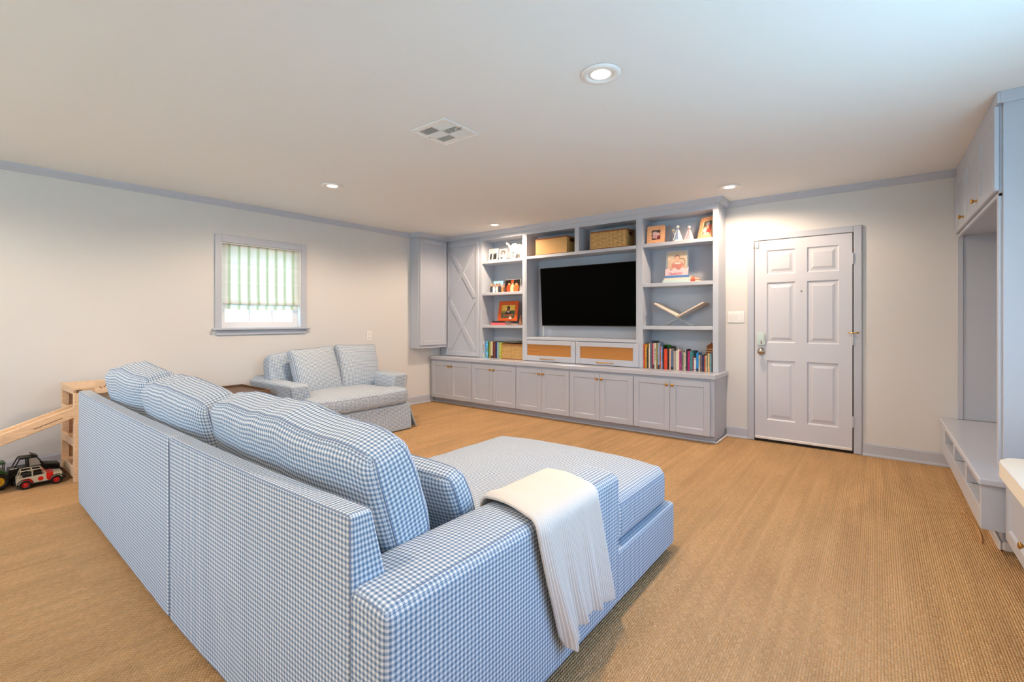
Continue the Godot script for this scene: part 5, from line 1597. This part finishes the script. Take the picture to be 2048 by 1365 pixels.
func toys() -> void:
	# wooden toy shelf with its end to the camera
	var o := thing("toy_shelf", "light maple toy parking shelf standing by the left wall, left of the sofa", "toy shelf", Vector3(0.15, 0, 3.88))
	var X := 0.485
	var Z := 0.62
	for k: Array in [[0.0, 0.0], [X - 0.045, 0.0], [0.0, Z - 0.045], [X - 0.045, Z - 0.045]]:
		put("post", mb().box(k[0], 0.001, k[1], k[0] + 0.045, 0.665, k[1] + 0.045, 0.003).done(), M.maple, o)
	put("top_board", mb().box(-0.004, 0.690, -0.004, X + 0.004, 0.708, Z + 0.004, 0.003).done(), M.maple, o)
	for y: Array in [[0.035, 0.115], [0.262, 0.322], [0.49, 0.545], [0.655, 0.690]]:
		for z: float in [0.0, Z - 0.022]:
			put("end_rail", mb().box(0.045, y[0], z, X - 0.045, y[1], z + 0.022, 0.003).done(), M.maple, o)
	for y: float in [0.095, 0.285, 0.51]:
		put("shelf", mb().box(0.012, y, 0.022, X - 0.012, y + 0.015, Z - 0.022, 0.002).done(), M.maple, o)
	put("front_rail", mb().box(X - 0.022, 0.655, 0.045, X, 0.690, Z - 0.045, 0.002).done(), M.maple, o)
	put("back_board", mb().box(0.0, 0.11, 0.045, 0.008, 0.68, Z - 0.045, 0).done(), M.maple, o)
	var sign := put("sign_board", mb(Vector3(X + 0.002, 0, 0), Vector3(0, PI / 2, 0)).prism(rounded(-0.505, 0.655, -0.14, 0.742, 0.02), 0, 0.014).done(), M.maple, o)
	var dots := mb()
	for k: Array in [[-0.475, 0.70], [-0.465, 0.693], [-0.45, 0.70], [-0.442, 0.712], [-0.425, 0.712], [-0.418, 0.698], [-0.40, 0.695], [-0.39, 0.702], [-0.37, 0.702], [-0.36, 0.695]]:
		dots.x = Transform3D(Basis(Vector3.UP, PI / 2), Vector3(X + 0.0145, 0, 0)) * Transform3D(Basis.from_euler(Vector3(PI / 2, 0, 0)), Vector3(k[0], k[1], 0))
		dots.lathe([Vector2(0.0045, 0), Vector2(0.0045, 0.0022), Vector2(0, 0.0024)], 10)
	put("punched_holes", dots.done(), M.walnut, sign)
	var ramp := put("ramp", mb().done() if false else mb(Vector3(X - 0.10, 0.53, Z - 0.02), Vector3(0.345, 0, 0)).box(-0.05, -0.005, 0, 0.085, 0.008, 1.35, 0.002).done(), M.maple, o)
	for x: float in [-0.062, 0.085]:
		put("ramp_side", mb(Vector3(X - 0.10, 0.53, Z - 0.02), Vector3(0.345, 0, 0)).box(x, -0.035, -0.01, x + 0.016, 0.04, 1.36, 0.004).done(), M.maple, ramp)
	put("ramp_slot", mb(Vector3(X - 0.10, 0.53, Z - 0.02), Vector3(0.345, 0, 0)).box(0.1006, -0.008, 0.09, 0.1016, -0.003, 0.25, 0).done(), M.walnut, ramp)
	o = thing("toy_block", "red toy box on the bottom level of the maple toy shelf", "toy", Vector3(0.53, 0.111, 4.38), "toys parked on the maple shelf")
	put("body", mb().box(-0.07, 0, -0.05, 0.06, 0.085, 0.05, 0.01).done(), paint(Color(0.72, 0.08, 0.06), 0.35), o)
	put("lid", mb().box(-0.075, 0.0855, -0.055, 0.065, 0.10, 0.055, 0.006).done(), paint(Color(0.60, 0.05, 0.05), 0.35), o)
	o = thing("toy_car", "small purple-grey toy car on the upper level of the maple toy shelf", "toy", Vector3(0.53, 0.526, 4.38), "toys parked on the maple shelf")
	toy_body(o, 0.055, 0.15, 0.02, 0.035, 0.035, paint(Color(0.32, 0.28, 0.42), 0.4), 0.02)
	o = thing("toy_plane", "small pale toy on the middle level of the maple toy shelf", "toy", Vector3(0.52, 0.301, 4.40), "toys parked on the maple shelf")
	ball(put_mb(o, "hull", M.maple), Vector3(0, 0.022, 0), Vector3(0.05, 0.022, 0.06))
	finish(o)

	# white and red off-road toy car
	var cream := paint(Color(0.80, 0.76, 0.66), 0.4)
	var red := paint(Color(0.85, 0.07, 0.05), 0.35)
	o = thing("toy_jeep", "white and red open toy off-road car with red wheel hubs, front of the toy vehicles", "toy car", Vector3(0.475, 0.001, 4.66), "toy vehicles by the left wall")
	o.rotation.y = -0.05
	o.scale = Vector3.ONE
	jeep(o, cream, red)
	o = thing("toy_truck", "black toy off-road truck behind the white and red one", "toy car", Vector3(0.295, 0.001, 4.675), "toy vehicles by the left wall")
	black_truck(o)
	o = thing("toy_tractor", "green toy tractor with yellow wheel hubs at the left picture edge", "toy tractor", Vector3(0.36, 0.001, 4.915), "toy vehicles by the left wall")
	tractor(o)


var open_mb: Array = []


func put_mb(o: Node, called: String, m: Material) -> MB:
	var st := mb()
	open_mb.append([o, called, m, st])
	return st


func finish(_o: Node) -> void:
	for k: Array in open_mb:
		put(k[1], (k[3] as MB).done(), k[2], k[0])
	open_mb.clear()


func toy_body(o: Node3D, wide: float, long: float, y0: float, y1: float, cab: float, m: Material, r: float) -> void:
	put("body", mb().box(-wide / 2, y0 * 0.7, -long / 2, wide / 2, y1, long / 2, 0.006).box(-wide * 0.42, y1, -long * 0.25, wide * 0.42, y1 + cab, long * 0.3, 0.008).done(), m, o)
	for x: float in [-wide / 2, wide / 2]:
		for z: float in [-long * 0.32, long * 0.32]:
			wheel(o, Vector3(x, r, z), r, 0.016, M.black, M.dark)


# Side outline in (z, y) made solid across x.
func slab_zy(st: MB, poly: PackedVector2Array, x0: float, x1: float) -> MB:
	var keep := st.x
	st.x = keep * Transform3D(Basis(Vector3.UP, PI / 2), Vector3.ZERO)  # local x -> -z, local z -> x
	var q := PackedVector2Array()
	for p in poly:
		q.append(Vector2(-p.x, p.y))
	st.prism(q, x0, x1)
	st.x = keep
	return st


func jeep(o: Node3D, cream: Material, red: Material) -> void:
	# front towards -z
	var w := 0.055
	put("body", slab_zy(mb(), PackedVector2Array([Vector2(-0.115, 0.035), Vector2(-0.112, 0.082), Vector2(-0.045, 0.090), Vector2(-0.035, 0.088), Vector2(0.10, 0.080), Vector2(0.122, 0.080), Vector2(0.122, 0.035)]), -w, w).done(), cream, o)
	for s: float in [-1.0, 1.0]:
		var x := s * (w + 0.0012)
		var side := mb()
		slab_zy(side, PackedVector2Array([Vector2(-0.052, 0.034), Vector2(-0.062, 0.088), Vector2(-0.028, 0.091), Vector2(-0.030, 0.05), Vector2(-0.042, 0.034)]), minf(x, x - s * 0.002), maxf(x, x - s * 0.002))
		slab_zy(side, PackedVector2Array([Vector2(0.035, 0.036), Vector2(0.045, 0.062), Vector2(0.06, 0.074), Vector2(0.098, 0.070), Vector2(0.085, 0.058), Vector2(0.062, 0.036)]), minf(x, x - s * 0.002), maxf(x, x - s * 0.002))
		put("red_stripe", side.done(), red, o)
		put("door_emblem", mb(Vector3(s * (w + 0.0005), 0.058, 0.0), Vector3(0, 0, -s * PI / 2)).lathe([Vector2(0.015, 0), Vector2(0.014, 0.0016), Vector2(0, 0.0018)], 20).done(), red, o)
	put("bonnet_band", mb().box(-w - 0.0006, 0.06, -0.066, w + 0.0006, 0.0915, -0.030, 0.001).done(), red, o)
	var cage := mb()
	for s: float in [-1.0, 1.0]:
		var x := s * 0.047
		cage.tube([Vector3(x, 0.088, -0.03), Vector3(x * 0.95, 0.128, -0.002), Vector3(x * 0.95, 0.130, 0.05), Vector3(x * 0.95, 0.128, 0.10), Vector3(x, 0.08, 0.115)], 0.004, 8)
		cage.tube([Vector3(x * 0.95, 0.129, 0.042), Vector3(x, 0.085, 0.042)], 0.004, 8)
	for z: float in [-0.002, 0.045, 0.10]:
		cage.tube([Vector3(-0.045, 0.129, z), Vector3(0.045, 0.129, z)], 0.0035, 8)
	put("roll_cage", cage.done(), cream, o)
	put("windscreen_frame", mb(Vector3(0, 0.087, -0.030), Vector3(0.55, 0, 0)).box(-0.050, 0, -0.002, -0.042, 0.046, 0.003).box(0.042, 0, -0.002, 0.050, 0.046, 0.003).box(-0.042, 0.04, -0.002, 0.042, 0.047, 0.003).done(), red, o)
	put("seats", mb().box(-0.042, 0.078, -0.01, 0.042, 0.098, 0.09, 0.004).box(-0.042, 0.09, 0.02, 0.042, 0.115, 0.03, 0.003).done(), M.black, o)
	put("bumper", mb().box(-0.058, 0.03, -0.135, 0.058, 0.05, -0.112, 0.004).box(-0.05, 0.028, 0.12, 0.05, 0.045, 0.134, 0.004).box(-0.062, 0.026, -0.118, 0.062, 0.036, 0.120, 0.003).done(), M.black, o)
	put("grille", mb().box(-0.038, 0.05, -0.1165, 0.038, 0.076, -0.112, 0.001).done(), M.dark, o)
	for x: float in [-0.046, 0.046]:
		put("headlamp", mb(Vector3(x, 0.066, -0.114), Vector3(-PI / 2, 0, 0)).lathe([Vector2(0.008, 0), Vector2(0.007, 0.004), Vector2(0, 0.005)], 14).done(), M.glass, o)
	for x: float in [-0.052, 0.052]:
		for z: float in [-0.082, 0.078]:
			wheel(o, Vector3(x, 0.031, z) if x > 0 else Vector3(x, 0.031, z), 0.031, 0.028, M.black, red)
			var fend := []
			for k in 9:
				var a := PI * k / 8.0
				fend.append(Vector3(x, 0.034 + 0.036 * sin(a), z + 0.040 * cos(a)))
			put("fender", mb().tube(fend, 0.005, 6).done(), M.black, o)


func black_truck(o: Node3D) -> void:
	var w := 0.058
	put("body", slab_zy(mb(), PackedVector2Array([Vector2(-0.14, 0.055), Vector2(-0.14, 0.105), Vector2(-0.05, 0.122), Vector2(0.13, 0.118), Vector2(0.135, 0.055)]), -w, w).done(), M.black, o)
	put("cabin_roof", slab_zy(mb(), PackedVector2Array([Vector2(-0.012, 0.178), Vector2(-0.02, 0.188), Vector2(0.075, 0.190), Vector2(0.08, 0.178)]), -0.05, 0.05).done(), M.black, o)
	var pil := mb()
	for s: float in [-1.0, 1.0]:
		pil.tube([Vector3(s * 0.052, 0.118, -0.052), Vector3(s * 0.048, 0.184, -0.014)], 0.004, 6)
		pil.tube([Vector3(s * 0.052, 0.116, 0.03), Vector3(s * 0.048, 0.184, 0.034)], 0.0045, 6)
		pil.tube([Vector3(s * 0.052, 0.116, 0.105), Vector3(s * 0.048, 0.184, 0.075)], 0.004, 6)
	put("pillar", pil.done(), M.black, o)
	put("window_pane", mb(Vector3(0, 0.12, -0.05), Vector3(0.52, 0, 0)).box(-0.046, 0.004, -0.001, 0.046, 0.07, 0.001, 0).done(), paint(Color(0.72, 0.70, 0.66), 0.2), o)
	for s: float in [-1.0, 1.0]:
		put("window_pane", slab_zy(mb(), PackedVector2Array([Vector2(-0.038, 0.122), Vector2(-0.012, 0.176), Vector2(0.026, 0.177), Vector2(0.024, 0.12)]), s * 0.046, s * 0.048).done(), paint(Color(0.72, 0.70, 0.66), 0.2), o)
	put("roof_spoiler", mb(Vector3(0, 0.19, -0.01), Vector3(-0.5, 0, 0)).box(-0.045, 0, -0.012, 0.045, 0.004, 0.03, 0.001).done(), M.black, o)
	put("white_flash", mb().box(0.0575, 0.085, -0.005, 0.0590, 0.095, 0.012, 0).box(0.0575, 0.085, 0.022, 0.0590, 0.097, 0.034, 0).box(0.046, 0.1185, 0.09, 0.0585, 0.124, 0.125, 0.001).done(), M.white, o)
	put("bumper", mb().box(-0.06, 0.05, -0.158, 0.06, 0.066, -0.138, 0.004).box(-0.06, 0.05, 0.134, 0.06, 0.066, 0.15, 0.004).done(), M.dark, o)
	put("front_light", mb().box(0.02, 0.08, -0.144, 0.05, 0.095, -0.139, 0.001).box(-0.05, 0.08, -0.144, -0.02, 0.095, -0.139, 0.001).done(), paint(Color(0.8, 0.76, 0.6), 0.3), o)
	for x: float in [-0.058, 0.058]:
		for z: float in [-0.095, 0.095]:
			wheel(o, Vector3(x, 0.046, z), 0.044, 0.036, M.black, M.dark)


func tractor(o: Node3D) -> void:
	var green := paint(Color(0.10, 0.30, 0.09), 0.35)
	var yellow := paint(Color(0.88, 0.66, 0.06), 0.4)
	put("bonnet", mb().box(-0.028, 0.075, -0.005, 0.028, 0.135, 0.13, 0.008).done(), green, o)
	put("rear_fender", slab_zy(mb(), PackedVector2Array([Vector2(-0.10, 0.10), Vector2(-0.09, 0.125), Vector2(-0.06, 0.142), Vector2(-0.02, 0.140), Vector2(0.0, 0.12), Vector2(-0.02, 0.10)]), -0.06, 0.06).done(), green, o)
	put("roof", mb().box(-0.05, 0.178, -0.09, 0.05, 0.192, 0.005, 0.006).done(), green, o)
	var cab := mb()
	for x: float in [-0.044, 0.044]:
		for z: float in [-0.082, 0.0]:
			cab.tube([Vector3(x, 0.12, z), Vector3(x, 0.18, z)], 0.003, 6)
	put("cab_post", cab.done(), M.black, o)
	put("chassis", mb().box(-0.022, 0.035, -0.09, 0.022, 0.078, 0.13, 0.004).done(), M.dark, o)
	put("hitch", mb().tube([Vector3(0.0, 0.045, -0.09), Vector3(0.0, 0.045, -0.112)], 0.004, 6).done(), M.nickel, o)
	for x: float in [-0.058, 0.058]:
		wheel(o, Vector3(x, 0.061, -0.05), 0.058, 0.036, M.black, yellow)
		wheel(o, Vector3(x * 0.9, 0.039, 0.10), 0.037, 0.026, M.black, yellow)
